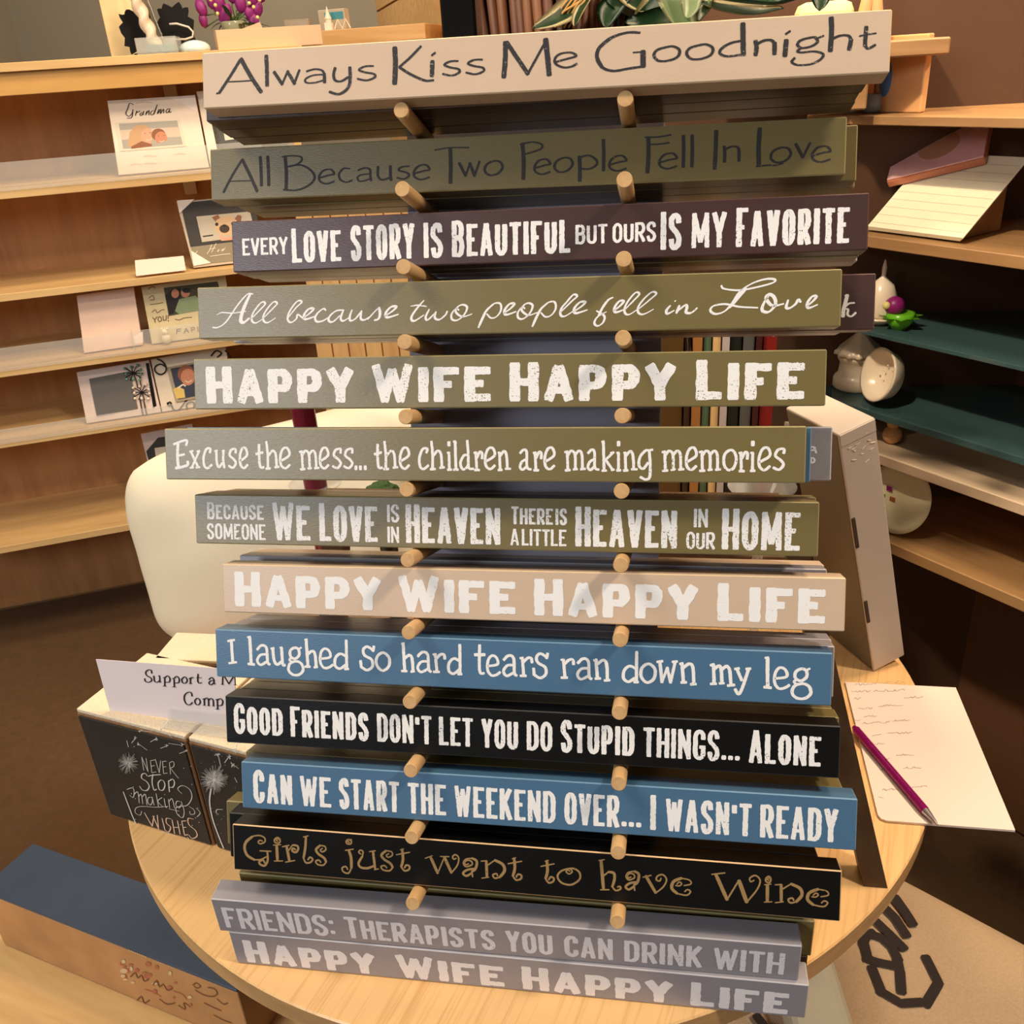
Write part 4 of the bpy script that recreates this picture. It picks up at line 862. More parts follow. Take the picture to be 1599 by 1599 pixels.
for i in range(40):
    z = i / 39 * .17; ring = []
    for k in range(20):
        a = 2 * math.pi * k / 20; r_ = .0135 * (1 + .20 * math.cos(2 * a - z * 190)); ring.append(tw.verts.new((r_ * math.cos(a) - z * .30, r_ * math.sin(a) + z * .05, z)))
    rings.append(ring)
for a, b in zip(rings, rings[1:]):
    for k in range(20): tw.faces.new((a[k], a[(k + 1) % 20], b[(k + 1) % 20], b[k]))
tw.faces.new(list(reversed(rings[0]))); tw.faces.new(rings[-1])
link('twisted_candle', bm_mesh(tw), None, P2, None, [mat('candle_white', (226, 204, 178), rough=.3)], smooth=True, label='tall twisted off-white candle leaning over the turquoise dish', cat='candle')
b_ = box_bm((.010, .004, .16), .001, 1, loc=(0, 0, .08)); b_.transform(Matrix.Rotation(-.22, 4, 'Y'))
link('glass_rod', bm_mesh(b_), None, on_top(262, .10), None, [mat('silver_grey', (150, 148, 140), rough=.25, metal=.6)], label='flat silver stake standing behind the twisted candle', cat='stake')
def ruffle(x, inset, w_, h_, label, seed):
    random.seed(seed); n = 44; P = []
    for i in range(n):
        a = 2 * math.pi * i / n; r_ = 1 + .10 * math.sin(a * 11) + .05 * random.uniform(-1, 1); P.append((w_ / 2 * r_ * math.copysign(abs(math.cos(a)) ** .7, math.cos(a)), 0, h_ / 2 + h_ / 2 * r_ * math.copysign(abs(math.sin(a)) ** .7, math.sin(a))))
    z0 = min(p[2] for p in P); P = [(p[0], p[1], p[2] - z0) for p in P]
    bm = prism_bm(P, (0, -1, 0), .012); box_bm((w_ * .5, .03, .006), .001, 1, bm, loc=(0, .012, .003))
    link('ruffled_board', bm_mesh(bm), None, on_top(x, inset), (0, 0, .3), [mat('black_felt', (14, 12, 12), rough=.9, var=.3)], label=label, cat='board')
ruffle(224, .13, .070, .088, 'black scalloped board at the far left behind the twisted candle', 1)
ruffle(283, .13, .072, .092, 'black scalloped board with white wire handle right of the twisted candle', 2)
b_ = tube_bm([(-.028, 0, .060), (-.012, 0, .060), (.012, 0, .052), (.020, 0, .042), (.017, 0, .032), (0, 0, .028), (-.028, 0, .030)], .0022, 8)
link('wire_handle', bm_mesh(b_), None, on_top(294, .117) + Vector((0, 0, 0)), (0, 0, .3), [mat('wire_white', (226, 210, 190), rough=.4)], smooth=True, label='white bent wire hook in front of the right black scalloped board', cat='hook')
b_ = bmesh.new(); bmesh.ops.create_icosphere(b_, subdivisions=3, radius=1)
for v in b_.verts: v.co = Vector((v.co.x * .034, v.co.y * .03, max(v.co.z, -.4) * .017 + .0068))
link('glass_shell', bm_mesh(b_), None, on_top(306, .055), None, [mat('pale_blue_glass', (206, 224, 226), rough=.15)], smooth=True, label='pale blue glassy dome beside the turquoise candle', cat='ornament')
b_ = box_bm((.080, .06, .145), .004, 2, loc=(0, 0, .0725)); link('cream_box', bm_mesh(b_), None, on_top(206, .235), (0, 0, .4), [mat('cream_card', (240, 214, 160), rough=.6)], label='cream box at the left end of the top shelf behind the black board', cat='box')
# tray of cards, tulips behind
tray = empty('card_tray', on_top(425, .05), (0, 0, UA + .06), label='long peach coloured card tray on the top shelf with one card standing up', cat='tray')
PEACH = mat('peach_card', (220, 182, 146), rough=.6, var=.02)
b_ = box_bm((.232, .003, .040), .0006, 1, loc=(0, 0, .020)); box_bm((.232, .003, .040), .0006, 1, b_, loc=(0, .05, .020)); box_bm((.232, .05, .003), .0006, 1, b_, loc=(0, .025, .0015))
box_bm((.003, .05, .040), .0006, 1, b_, loc=(-.1145, .025, .020)); box_bm((.003, .05, .040), .0006, 1, b_, loc=(.1145, .025, .020)); link('tray_body', bm_mesh(b_), tray, (0, 0, 0), None, [PEACH])
b_ = prism_bm([(-.062, -.0, .030), (-.018, -.0, .030), (-.010, -.0, .034), (-.016, -.0, .052), (-.058, 0, .040)], (0, -1, 0), .001); link('card', bm_mesh(b_), tray, (0, .012, 0), None, [PEACH])
random.seed(5)
PURPLE = mat('tulip_purple', (138, 34, 112), rough=.5, var=.25, scale=60); LEAFG = mat('leaf_green', (70, 92, 42), rough=.5, var=.3, scale=50); BUD = mat('bud_yellow', (232, 220, 140), rough=.5)
vase = empty('tulip_bouquet', on_top(372, .19), label='bouquet of purple tulips with small yellow buds in a vase on the top shelf', cat='flowers')
link('vase', bm_mesh(lathe_bm([(.022, 0), (.03, .02), (.026, .05), (.03, .06), (.028, .062)], 24)), vase, (0, 0, 0), None, [mat('vase_green_glass', (150, 150, 120), rough=.15)], smooth=True)
fv = Face(vase.location, (UN))
for (x, y, s_, tilt) in ((315, 14, 1.0, -.3), (331, 1, 1.0, .1), (342, 8, 1.15, .25), (352, 24, 1.2, .5), (318, 33, .8, -.1), (376, 6, 1.1, 0), (395, -2, 1.1, .15), (403, 16, .9, .4), (390, 22, .9, -.2), (397, 36, 1.0, .1), (362, -8, 1, 0), (346, -12, 1, .2), (408, -8, 1, .3)):
    p = fv.px(x, y) - vase.location; b_ = lathe_bm([(.002, -.018), (.009, -.012), (.012, 0), (.0105, .010), (.006, .018), (.002, .021)], 12, wav=lambda i, a: .12 * math.cos(3 * a))
    b_.transform(Matrix.Translation(p) @ Matrix.Rotation(tilt, 4, 'Y') @ Matrix.Scale(s_ * 1.02, 4)); link('tulip', bm_mesh(b_), vase, (0, 0, 0), None, [PURPLE], smooth=True)
    b_ = tube_bm([p + Vector((0, 0, -.015)), p * .5 + Vector((0, 0, .035)), Vector((random.uniform(-.01, .01), 0, .055))], .0016, 6); link('stem', bm_mesh(b_), vase, (0, 0, 0), None, [LEAFG], smooth=True)
for k in range(16):
    p = fv.px(random.uniform(318, 408), random.uniform(0, 40), random.uniform(-.02, .03)) - vase.location; b_ = bmesh.new(); bmesh.ops.create_icosphere(b_, subdivisions=2, radius=.0042); b_.transform(Matrix.Translation(p)); link('bud', bm_mesh(b_), vase, (0, 0, 0), None, [BUD], smooth=True)
def blade(p0, d, L, w_, droop, seg=9):
    bm = bmesh.new(); prev = None; d = Vector(d).normalized(); side = d.cross(Vector((0, 0, 1))).normalized()
    for i in range(seg + 1):
        t = i / seg; c = Vector(p0) + d * L * t + Vector((0, 0, -droop * t * t)); ww = w_ * math.sin(math.pi * min(1, .12 + t * .88)) ** .8
        row = [bm.verts.new(c + side * ww), bm.verts.new(c - Vector((0, 0, ww * .25))), bm.verts.new(c - side * ww)]
        if prev:
            for k in range(2): bm.faces.new((prev[k], prev[k + 1], row[k + 1], row[k]))
        prev = row
    r = bmesh.ops.solidify(bm, geom=bm.faces[:], thickness=.0006); return bm
for k in range(12):
    a = random.uniform(0, 6.28); link('leaf', bm_mesh(blade((0, 0, .05), (math.cos(a), math.sin(a) * .4, random.uniform(.2, 1)), random.uniform(.07, .11), .006, .05)), vase, (0, 0, 0), None, [LEAFG], smooth=True)

# ------------------------------------------------------------------ slat wall and shelf in the far left corner
SLATW = wood('slat_wood', (226, 178, 116), (204, 154, 92), stretch=(3, 30, 30), rough=.5, scale=1.2)
vd = ray(415, 58); vd.z = 0; vd.normalize()
sw_n = Vector((-vd.y, vd.x, 0)); sw_n = sw_n if sw_n.dot(CAM - Vector((0, 3, 0))) > 0 else -sw_n
swp = on_plane(690, 10, (0, 2.6, 0), (0, -1, 0)); swp.z = 0
wl = empty('slat_wall', (swp.x, swp.y, 0.0), label='slat wall of pale horizontal boards receding into the far left corner', cat='wall panel')
for k in range(8):
    c = -vd * 0; z0 = -.1 + k * .155
    a = swp + vd * 2.0; b = swp - vd * .35
    bm = prism_bm([(a.x - swp.x, a.y - swp.y, z0), (b.x - swp.x, b.y - swp.y, z0), (b.x - swp.x, b.y - swp.y, z0 + .146), (a.x - swp.x, a.y - swp.y, z0 + .146)], sw_n, .018)
    link('slat', bm_mesh(bm), wl, (0, 0, 0), None, [SLATW])
bm = prism_bm([((swp + vd * 2.0).x - swp.x, (swp + vd * 2.0).y - swp.y, -.75), (-vd.x * .35, -vd.y * .35, -.75), (-vd.x * .35, -vd.y * .35, 1.2), ((vd * 2.0).x, (vd * 2.0).y, 1.2)], sw_n, .01)
bm.transform(Matrix.Translation(-sw_n * .0185)); link('backing', bm_mesh(bm), wl, (0, 0, 0), None, [mat('slat_groove', (120, 84, 50), rough=.7)])
lsz = .565
cnr = [on_z(x, y, lsz) for x, y in ((528, 66), (622, 33), (700, 30))]
far = [on_z(700, 30, lsz) + Vector((-.02, .35, 0)), on_z(528, 66, lsz) + Vector((-.05, .30, 0))]
bm = prism_bm([Vector((p.x, p.y, lsz)) for p in cnr + far], (0, 0, 1), .045)
centred('corner_shelf', bm, None, [SLATW], base=True, label='thick pale corner shelf in the far left corner holding a boxed ornament', cat='shelf')
cs = cnr[1]
box('shelf_support', (.05, .05, .565 - .045 + .749), (on_z(690, 60, lsz).x, on_z(690, 60, lsz).y + .05, (-.749 + .5195) / 2), None, SLATW, label='pale wood post under the corner shelf', cat='post')
def at_y(x, y, yy): return on_plane(x, y, (0, yy, 0), (0, -1, 0))
q = on_z(520, 58, lsz + .0) if False else None
def cas(x, y, yy, sx, sy, sz, m, name, label, cat, rz=0.0, bev=.002):
    p = at_y(x, y, yy); return box(name, (sx, sy, sz), (p.x, p.y, p.z), (0, 0, rz), m, bevel=bev, label=label, cat=cat)
tray_y = cnr[0].y + .12
# ornaments in a row beyond the card tray, standing on a low ledge
ledge = at_y(500, 50, 2.45); lz = ledge.z
box('display_ledge', (.62, .22, .04), (ledge.x + .02, 2.50, lz - .02), (0, 0, 0), SLATW, bevel=.002, label='pale ledge behind the peach card tray carrying boxed ornaments', cat='ledge')
for sgn in (-.24, .24): box('ledge_leg', (.04, .04, lz - .04 + .75), (ledge.x + .02 + sgn, 2.50, (lz - .04 - .75) / 2), None, SLATW, bevel=.002, label='pale leg at the %s end of the ledge behind the card tray' % ('left' if sgn < 0 else 'right'), cat='leg')
gx = at_y(520, 40, 2.45)
o = empty('ornament_box', (gx.x, 2.47, lz), (0, 0, -.15), label='grey and turquoise gift box standing behind the white church ornament', cat='box')
link('carton', bm_mesh(box_bm((.085, .03, .055), .001, 1, loc=(0, 0, .0275))), o, (0, 0, 0), None, [mat('carton_grey', (188, 176, 156), rough=.5)])
link('band', bm_mesh(box_bm((.062, .0315, .020), .001, 1, loc=(.008, 0, .038))), o, (0, 0, 0), None, [mat('band_turquoise', (72, 148, 162), rough=.5)])
ch = empty('church_ornament', (gx.x - .003, 2.425, lz), label='small white church ornament with a spire in front of the turquoise box', cat='figurine')
link('nave', bm_mesh(box_bm((.022, .018, .020), .001, 1, loc=(0, 0, .010))), ch, (0, 0, 0), None, [mat('porcelain', (246, 232, 212), rough=.25)])
link('spire', bm_mesh(lathe_bm([(.009, .019), (.009, .028), (.0105, .030), (.005, .045), (.0006, .062)], 12)), ch, (0, 0, 0), None, [MATS['porcelain']])
link('zigzag_fence', bm_mesh(tube_bm([(.016 + .012 * i, 0, .003 + (.024 if i % 2 else 0)) for i in range(5)], .002, 6)), ch, (0, 0, 0), None, [MATS['porcelain']])
g2 = at_y(466, 42, 2.45)
o = box('glass_block', (.075, .03, .036), (g2.x, 2.45, lz + .018), (0, 0, .1), mat('smoky_glass', (176, 160, 140), rough=.15, alpha=.7), bevel=.003, label='smoky clear glass block left of the grey and turquoise box', cat='ornament')
dp = on_z(585, 42, lsz)
dw = empty('driftwood_star', (dp.x, dp.y + .05, lsz), label='brown twig and star decoration on the corner shelf', cat='ornament')
random.seed(3)
for k in range(9):
    a = random.uniform(-1.2, 1.2); b_ = tube_bm([(0, 0, .002), (math.sin(a) * .03, random.uniform(-.01, .01), .03), (math.sin(a) * .055, random.uniform(-.02, .02), .055 + .02 * math.cos(a))], .0025, 6)
    link('twig', bm_mesh(b_), dw, (0, 0, 0), None, [mat('twig_brown', (120, 72, 40), rough=.7)], smooth=True)
bp = on_z(626, 30, lsz)
bc = empty('birch_candle', (bp.x + .02, bp.y + .045, lsz), label='white birch bark candle holder on the corner shelf', cat='candle holder')
link('bark', bm_mesh(lathe_bm([(.030, 0), (.030, .11), (.025, .112), (.025, .104)], 28)), bc, (0, 0, 0), None, [mat('birch_bark', (188, 172, 150), rough=.7, var=.5, scale=70, stretch=(1, 1, 5))], smooth=False)

# ------------------------------------------------------------------ bead board screen behind the rack
PLK = wood('plank_wood', (220, 176, 116), (198, 150, 90), stretch=(30, 30, 3), rough=.5)
sc0 = at_y(497, 560, 1.45); pw = (at_y(602, 560, 1.45) - at_y(576, 560, 1.45)).length
scr = empty('plank_screen', (sc0.x, 1.45, -.75), label='upright screen of narrow pale planks standing behind the rack', cat='screen')
for k in range(19):
    wv = pw * (1 + .12 * math.sin(k * 2.3)); link('plank', bm_mesh(box_bm((pw - .003, .012, 1.19), .002, 1, loc=(pw * (k + .5), 0, .60))), scr, (0, 0, 0), None, [PLK])
link('rail', bm_mesh(box_bm((pw * 19, .015, .06), .001, 1, loc=(pw * 9.5, .0145, 1.12))), scr, (0, 0, 0), None, [PLK])

# ------------------------------------------------------------------ tall things behind the rack
bp_ = at_y(715, 30, .30)
bm = box_bm((.0275, .0275, .62 + .16), .002, 1, loc=(0, 0, .39)); 
for v in bm.verts: v.co.x *= 1 - .0 * v.co.z
link('black_post', bm_mesh(bm), None, (bp_.x - .004, .335, 0), None, [mat('gloss_black', (10, 9, 9), rough=.12)], label='glossy black square post rising behind the top sign', cat='post')
# reed basket on a tall stand, standing on the table behind the back board
bk = empty('reed_basket', (-.052, .60, .30), label='brown reed basket holding the leafy green plant', cat='basket')
REED = [mat('reed_a', (84, 46, 26), rough=.6, var=.3, scale=30), mat('reed_b', (54, 30, 18), rough=.6, var=.3, scale=30), mat('reed_c', (106, 64, 36), rough=.6, var=.3, scale=30)]
random.seed(11); nr = 74
reed_me = []
for k in range(6):
    h = .385 + .006 * k; b_ = tube_bm([(0, 0, 0), (.003 * math.sin(k), .002, h * .5), (.002 * math.cos(k), 0, h)], .0052, 7, rr=[.0046, .0052 + .0004 * math.sin(k * 2), .0048]); me = bm_mesh(b_)
    me.materials.append(REED[k % 3]); reed_me.append(me)
    for p in me.polygons: p.use_smooth = True
for k in range(nr):
    a = 2 * math.pi * k / nr; o = bpy.data.objects.new('reed', random.choice(reed_me)); COL.objects.link(o); o.parent = bk
    b0_, t0_ = Vector((.078 * math.cos(a), .078 * math.sin(a), 0)), Vector((.122 * math.cos(a + .03 * math.sin(k)), .122 * math.sin(a), .39))
    o.location = b0_; o.rotation_euler = (t0_ - b0_).to_track_quat('Z', 'Y').to_euler()
link('liner', bm_mesh(lathe_bm([(.072, .002), (.114, .37), (.108, .37), (.07, .01)], 40)), bk, (0, 0, 0), None, [mat('liner_dark', (40, 26, 18), rough=.9)])
for z_ in (.06, .30):
    rr_ = .084 + z_ * .115; link('binding', bm_mesh(tube_bm([(rr_ * math.cos(q / 36 * 2 * math.pi), rr_ * math.sin(q / 36 * 2 * math.pi), z_) for q in range(37)], .0028, 6)), bk, (0, 0, 0), None, [REED[1]], smooth=True)
st = empty('plant_stand', (-.052, .60, 0), label='dark stand behind the back board that carries the reed basket', cat='stand')
link('plate', bm_mesh(lathe_bm([(.085, .282), (.085, .2995)], 32)), st, (0, 0, 0), None, [MATS['black_metal']])
link('pole', bm_mesh(lathe_bm([(.012, .012), (.012, .282)], 16)), st, (0, 0, 0), None, [MATS['black_metal']])
link('foot', bm_mesh(lathe_bm([(.06, 0), (.06, .008), (.014, .014)], 32)), st, (0, 0, 0), None, [MATS['black_metal']])
# variegated leaves
def leaf_mat(name, g, c, width):
    m = bpy.data.materials.new(name); m.use_nodes = True; nt = m.node_tree; b = nt.nodes['Principled BSDF']
    uvn = nt.nodes.new('ShaderNodeUVMap'); sp = nt.nodes.new('ShaderNodeSeparateXYZ'); nt.links.new(uvn.outputs[0], sp.inputs[0])
    nz = nt.nodes.new('ShaderNodeTexNoise'); nz.inputs['Scale'].default_value = 9; mp = nt.nodes.new('ShaderNodeMapping'); mp.inputs['Scale'].default_value = (6, .6, 1)
    nt.links.new(uvn.outputs[0], mp.inputs[0]); nt.links.new(mp.outputs[0], nz.inputs['Vector'])
    ab = nt.nodes.new('ShaderNodeMath'); ab.operation = 'MULTIPLY_ADD'; ab.inputs[1].default_value = .5; nt.links.new(nz.outputs['Fac'], ab.inputs[0]); nt.links.new(sp.outputs[0], ab.inputs[2])
    cr = nt.nodes.new('ShaderNodeValToRGB'); e = cr.color_ramp.elements; e[0].position = width; e[0].color = (*srgb(g), 1); e[1].position = width + .05; e[1].color = (*srgb(c), 1)
    nt.links.new(ab.outputs[0], cr.inputs[0]); nt.links.new(cr.outputs[0], b.inputs['Base Color']); b.inputs['Roughness'].default_value = .35; return m
LV = [leaf_mat('leaf_edge_cream', (30, 62, 34), (214, 202, 156), .78), leaf_mat('leaf_dark', (26, 56, 32), (176, 184, 130), 1.02), leaf_mat('leaf_grey', (122, 142, 100), (196, 200, 156), .9)]
def bigleaf(pts, w_, m, roll=0.0):
    """curved leaf along pts with a channel; uv.x = distance from the midrib"""
    P = [Vector(p) for p in pts]; bm = bmesh.new(); uvl = bm.loops.layers.uv.new('UVMap'); N = 14; C = []
    for i in range(N + 1):
        t = i / N * (len(P) - 1); k = min(int(t), len(P) - 2); q = t - k; g = lambda j: P[max(0, min(len(P) - 1, j))]
        C.append(.5 * ((2 * g(k)) + (g(k + 1) - g(k - 1)) * q + (2 * g(k - 1) - 5 * g(k) + 4 * g(k + 1) - g(k + 2)) * q * q + (3 * g(k) - g(k - 1) - 3 * g(k + 1) + g(k + 2)) * q ** 3))
    rows = []
    for i, c in enumerate(C):
        d = (C[min(i + 1, N)] - C[max(i - 1, 0)]).normalized(); toc = (CAM - c).normalized(); nrm = (Vector((0, -.6, .8))).normalized()
        sd = d.cross(nrm).normalized(); nn = sd.cross(d); sd = (sd * math.cos(roll) + nn * math.sin(roll)); nn = sd.cross(d); t = i / N
        ww = w_ * max(.02, math.sin(math.pi * (.06 + .94 * t)) ** .75); rows.append([(bm.verts.new(c + sd * ww * s_ + nn * ww * .28 * abs(s_)), abs(s_), t) for s_ in (-1, -.5, 0, .5, 1)])
    for a, b in zip(rows, rows[1:]):
        for k in range(4):
            f = bm.faces.new((a[k][0], a[k + 1][0], b[k + 1][0], b[k][0]))
            for l, q in zip(f.loops, (a[k], a[k + 1], b[k + 1], b[k])): l[uvl].uv = (q[1], q[2])
    bmesh.ops.solidify(bm, geom=bm.faces[:], thickness=.0006); bm.transform(Matrix.Translation(-pl.location)); return link('leaf', bm_mesh(bm), pl, (0, 0, 0), None, [m], smooth=True)
pl = empty('leafy_plant', (.03, .575, .61), label='variegated green and cream leafy plant spilling over behind the top sign', cat='plant')
yl = .47
L3 = lambda s_, yy: [at_y(float(a.split(',')[0]), float(a.split(',')[1]), yy + i * -.012) for i, a in enumerate(s_.split())]
for s_, w_, mi, yy, ro in (('920,-26 905,-2 885,20 862,34 832,45', .012, 0, .50, .3), ('925,-30 918,0 906,22 898,42', .0085, 0, .49, -.5), ('935,-40 960,-5 975,18 996,32', .018, 1, .51, .4), ('950,-40 985,0 1020,18 1060,12', .016, 0, .50, .2),
                           ('990,-35 1004,-8 1000,20 985,34', .016, 1, .52, -.2), ('1010,-40 1030,-12 1018,14 990,30', .014, 0, .50, .6), ('1040,-40 1046,-12 1052,10 1066,40 1074,48', .0165, 2, .46, .3), ('1060,-60 1075,-20 1078,10 1072,30', .010, 2, .45, .2),
                           ('1090,-8 1120,-1 1165,6 1215,8 1262,-6', .017, 1, .46, .5), ('1095,4 1140,17 1185,22 1225,14', .013, 0, .47, .2), ('1085,8 1060,26 1015,36 975,36', .012, 1, .47, .3), ('1100,-14 1150,-22 1210,-14 1270,-20', .016, 0, .50, .4),
                           ('1268,-60 1276,-30 1282,-8 1280,18', .0115, 1, .44, .0), ('870,-40 890,-16 925,-2 960,-6', .012, 1, .53, .3), ('1080,-30 1095,-5 1100,15 1092,34', .010, 2, .49, -.3), ('985,-10 960,10 950,26 946,44', .012, 1, .49, .1)):
    bigleaf(L3(s_, yy), w_, LV[mi], ro)
link('stem', bm_mesh(tube_bm([at_y(1090, 30, .52) - pl.location, at_y(1085, 8, .50) - pl.location, at_y(1076, -16, .50) - pl.location, at_y(1068, -60, .52) - pl.location], .004, 8)), pl, (0, 0, 0), None, [mat('stem_brown', (90, 70, 46), rough=.7)], smooth=True)
link('stem', bm_mesh(tube_bm([(0, 0, -.02), at_y(1000, -30, .54) - pl.location, at_y(1068, -60, .52) - pl.location], .004, 8)), pl, (0, 0, 0), None, [MATS['stem_brown']], smooth=True)
link('stem', bm_mesh(tube_bm([(-.01, 0, -.03), at_y(930, -60, .54) - pl.location, at_y(1000, -90, .52) - pl.location, at_y(1150, -90, .50) - pl.location, at_y(1268, -60, .46) - pl.location], .003, 8)), pl, (0, 0, 0), None, [MATS['stem_brown']], smooth=True)
link('raffia', bm_mesh(tube_bm([at_y(905, 4, .478) - pl.location, at_y(882, 18, .474) - pl.location, at_y(862, 40, .474) - pl.location], .0012, 5)), pl, (0, 0, 0), None, [mat('raffia_tan', (170, 128, 70), rough=.8)], smooth=True)
for k in range(6):
    x_ = 868 + k * 7; link('raffia', bm_mesh(tube_bm([at_y(x_ + 26, -10, .479) - pl.location, at_y(x_ + 10, 12, .476) - pl.location, at_y(x_ - 8, 44, .474) - pl.location], .0009, 5)), pl, (0, 0, 0), None, [MATS['raffia_tan']], smooth=True)

# maroon candle pillar on a glass dish, cushion behind it
p0 = on_z(520, 905, 0); 
mp_ = empty('candle_pillar', (p0.x, p0.y, 0), label='tall maroon cylinder behind the left ends of the signs, glass collar around it', cat='pillar')
MAR = mat('maroon_gloss', (110, 22, 40), rough=.25)
# position chosen so that the pillar passes through the gaps left of the rack
pp = at_y(475, 650, .262); mp_.location = (pp.x, .262, 0)
link('shaft', bm_mesh(lathe_bm([(.0105, .0155), (.0105, .345), (.0098, .348)], 28)), mp_, (0, 0, 0), None, [MAR], smooth=False)
link('glass_collar', bm_mesh(lathe_bm([(.030, .0), (.030, .003), (.014, .014), (.0135, .015)], 32)), mp_, (0, 0, 0), None, [gl])
zc = (at_y(492, 757, .262)).z
link('glass_bobeche', bm_mesh(lathe_bm([(.0118, zc - .004), (.024, zc), (.0245, zc + .002), (.0118, zc - .001)], 32)), mp_, (0, 0, 0), None, [gl])
# cushion
def cushion(W, Hh, T, name, loc, rot, m, **k):
    bm = bmesh.new(); n = 36; gr = {}
    for side in (1, -1):
        for i in range(n + 1):
            for j in range(n + 1):
                u_ = i / n * 2 - 1; v_ = j / n * 2 - 1
                if side == -1 and (i in (0, n) or j in (0, n)): gr[(side, i, j)] = gr[(1, i, j)]; continue
                e_ = ((1 - abs(u_) ** 2.6) * (1 - abs(v_) ** 2.6)); th = T / 2 * max(e_, 0) ** .42
                pin = (1 - .15 * v_ ** 4 * abs(u_)) * (1 - .05 * (1 - abs(v_) ** 2) * abs(u_) ** 4); pin2 = (1 - .15 * u_ ** 4 * abs(v_)) * (1 - .05 * (1 - abs(u_) ** 2) * abs(v_) ** 4)
                x = u_ * W / 2 * pin; z = v_ * Hh / 2 * pin2
                wr = .0035 * math.sin(7 * u_ * v_ + 3 * u_) * (abs(u_ * v_)) + .0045 * noise.noise(Vector((u_ * 2, v_ * 2, 3.3 * side)))
                gr[(side, i, j)] = bm.verts.new((x, -side * (th + wr * (1 if th > .004 else 0)), z))
    for side in (1, -1):
        for i in range(n):
            for j in range(n):
                q = [gr[(side, i, j)], gr[(side, i + 1, j)], gr[(side, i + 1, j + 1)], gr[(side, i, j + 1)]]
                if side == -1: q.reverse()
                if len(set(q)) == 4: bm.faces.new(q)
    from mathutils import Euler
    wm = Matrix.Translation(loc) @ Euler(rot).to_matrix().to_4x4(); wi = wm.inverted()
    for v in bm.verts:                                   # it settles flat on the table
        q = wm @ v.co
        if q.z < .0012: q.z = .0012; v.co = wi @ q
    return link(name, bm_mesh(bm), None, loc, rot, [m], smooth=True, **k)
CUSH = mat('cushion_cream', (236, 224, 196), rough=.75, var=.02, scale=8, bump=.15, bscale=900)
cushion(.40, .245, .15, 'cushion', (-.345, .400, .134), (-.30, math.radians(-12), math.radians(4)), CUSH, label='large cream cushion leaning behind the left side of the rack', cat='cushion')
# small leafy green ball behind, grey glass
gp = at_y(596, 768, .235)
ivy = empty('green_ball', (gp.x, .235, 0), label='small mossy green ball on a dark foot left of the back board', cat='ornament')
b_ = bmesh.new(); bmesh.ops.create_icosphere(b_, subdivisions=5, radius=.020)
for v in b_.verts: v.co *= 1 + .10 * noise.noise(v.co * 260)
b_.transform(Matrix.Translation((0, 0, gp.z - .012))); link('moss', bm_mesh(b_), ivy, (0, 0, 0), None, [mat('moss_green', (52, 80, 40), rough=.9, var=.8, scale=500)])
link('foot', bm_mesh(lathe_bm([(.02, 0), (.02, .004), (.008, .012), (.008, gp.z - .03)], 20)), ivy, (0, 0, 0), None, [MATS['black_metal']])

# ------------------------------------------------------------------ chalkboard style blocks with pale tops
A0 = Vector((-.314, .062, 0)); bd = (Vector((-.408, .084, 0)) - A0).normalized(); bn = Vector((bd.y, -bd.x, 0)); bn = bn if bn.y < 0 else -bn
CHALK = mat('chalkboard', (44, 42, 40), rough=.6, var=.2, scale=30); TOPW = mat('block_top_cream', (240, 222, 192), rough=.7, var=.06, scale=200, bump=1.0, bscale=500); RAW = wood('block_edge_wood', (150, 112, 76), (110, 78, 50), stretch=(60, 60, 4), rough=.7)
BH, BD, BW = .118, .088, .118
def blk(c0, label, BW=.118):
    """c0: right front foot; runs left along bd, back along -bn"""
    o = empty('painted_block', c0, (0, 0, math.atan2(-bd.y, -bd.x)), label=label, cat='block', group='chalkboard blocks on the table')
    link('block_body', bm_mesh(box_bm((BW - .001, BD - .001, BH - .004), .0008, 1, loc=(-BW / 2, BD / 2, BH / 2 - .002))), o, (0, 0, 0), None, [RAW])
    link('front_panel', bm_mesh(box_bm((BW - .006, .0012, BH - .007), .0003, 1, loc=(-BW / 2, -.0004, BH / 2 - .0025))), o, (0, 0, 0), None, [CHALK])
    link('top_cap', bm_mesh(box_bm((BW - .002, BD - .002, .004), .001, 2, loc=(-BW / 2, BD / 2, BH - .002))), o, (0, 0, 0), None, [TOPW]); return o
blkA = blk(A0, 'chalkboard block reading NEVER STOP making WISHES beside the signs')
blkB = blk(A0 - bd * (.075 + .0012), 'chalkboard block with a white dandelion, partly hidden by the black signs', .075)
c_l = on_z(240, 1029, BH)
blkC = empty('painted_block', (c_l.x, c_l.y, 0), label='narrow pale topped block standing behind the white paper notice', cat='block', group='chalkboard blocks on the table')
link('block_body', bm_mesh(box_bm((.118, .044, BH - .004), .0008, 1, loc=(.059, .022, BH / 2 - .002))), blkC, (0, 0, 0), None, [RAW])
link('front_panel', bm_mesh(box_bm((.113, .0012, BH - .007), .0003, 1, loc=(.059, -.0004, BH / 2 - .0025))), blkC, (0, 0, 0), None, [CHALK])
link('top_cap', bm_mesh(box_bm((.117, .043, .004), .001, 2, loc=(.059, .022, BH - .002))), blkC, (0, 0, 0), None, [TOPW])
fa = Face(A0 + Vector((0, 0, .0)), bn)
CH = mat('chalk_white', (222, 218, 210), rough=.8); CHG = mat('chalk_mid', (150, 146, 140), rough=.8); CHW = mat('chalk_warm', (226, 196, 172), rough=.8)
def bpx(x, y): return (200 + x / 4.0, 940 + y / 3.9975)   # crop frame used when measuring the drawing
def bl(ink, s_, w_=5, mi=0, smooth=True, ratio=.6, taper=.2):
    line(ink, fa, ' '.join('%f,%f' % bpx(*[float(v) for v in a.split(',')]) for a in s_.split()), w_ / 4.0, mi, smooth, ratio, 0, taper)
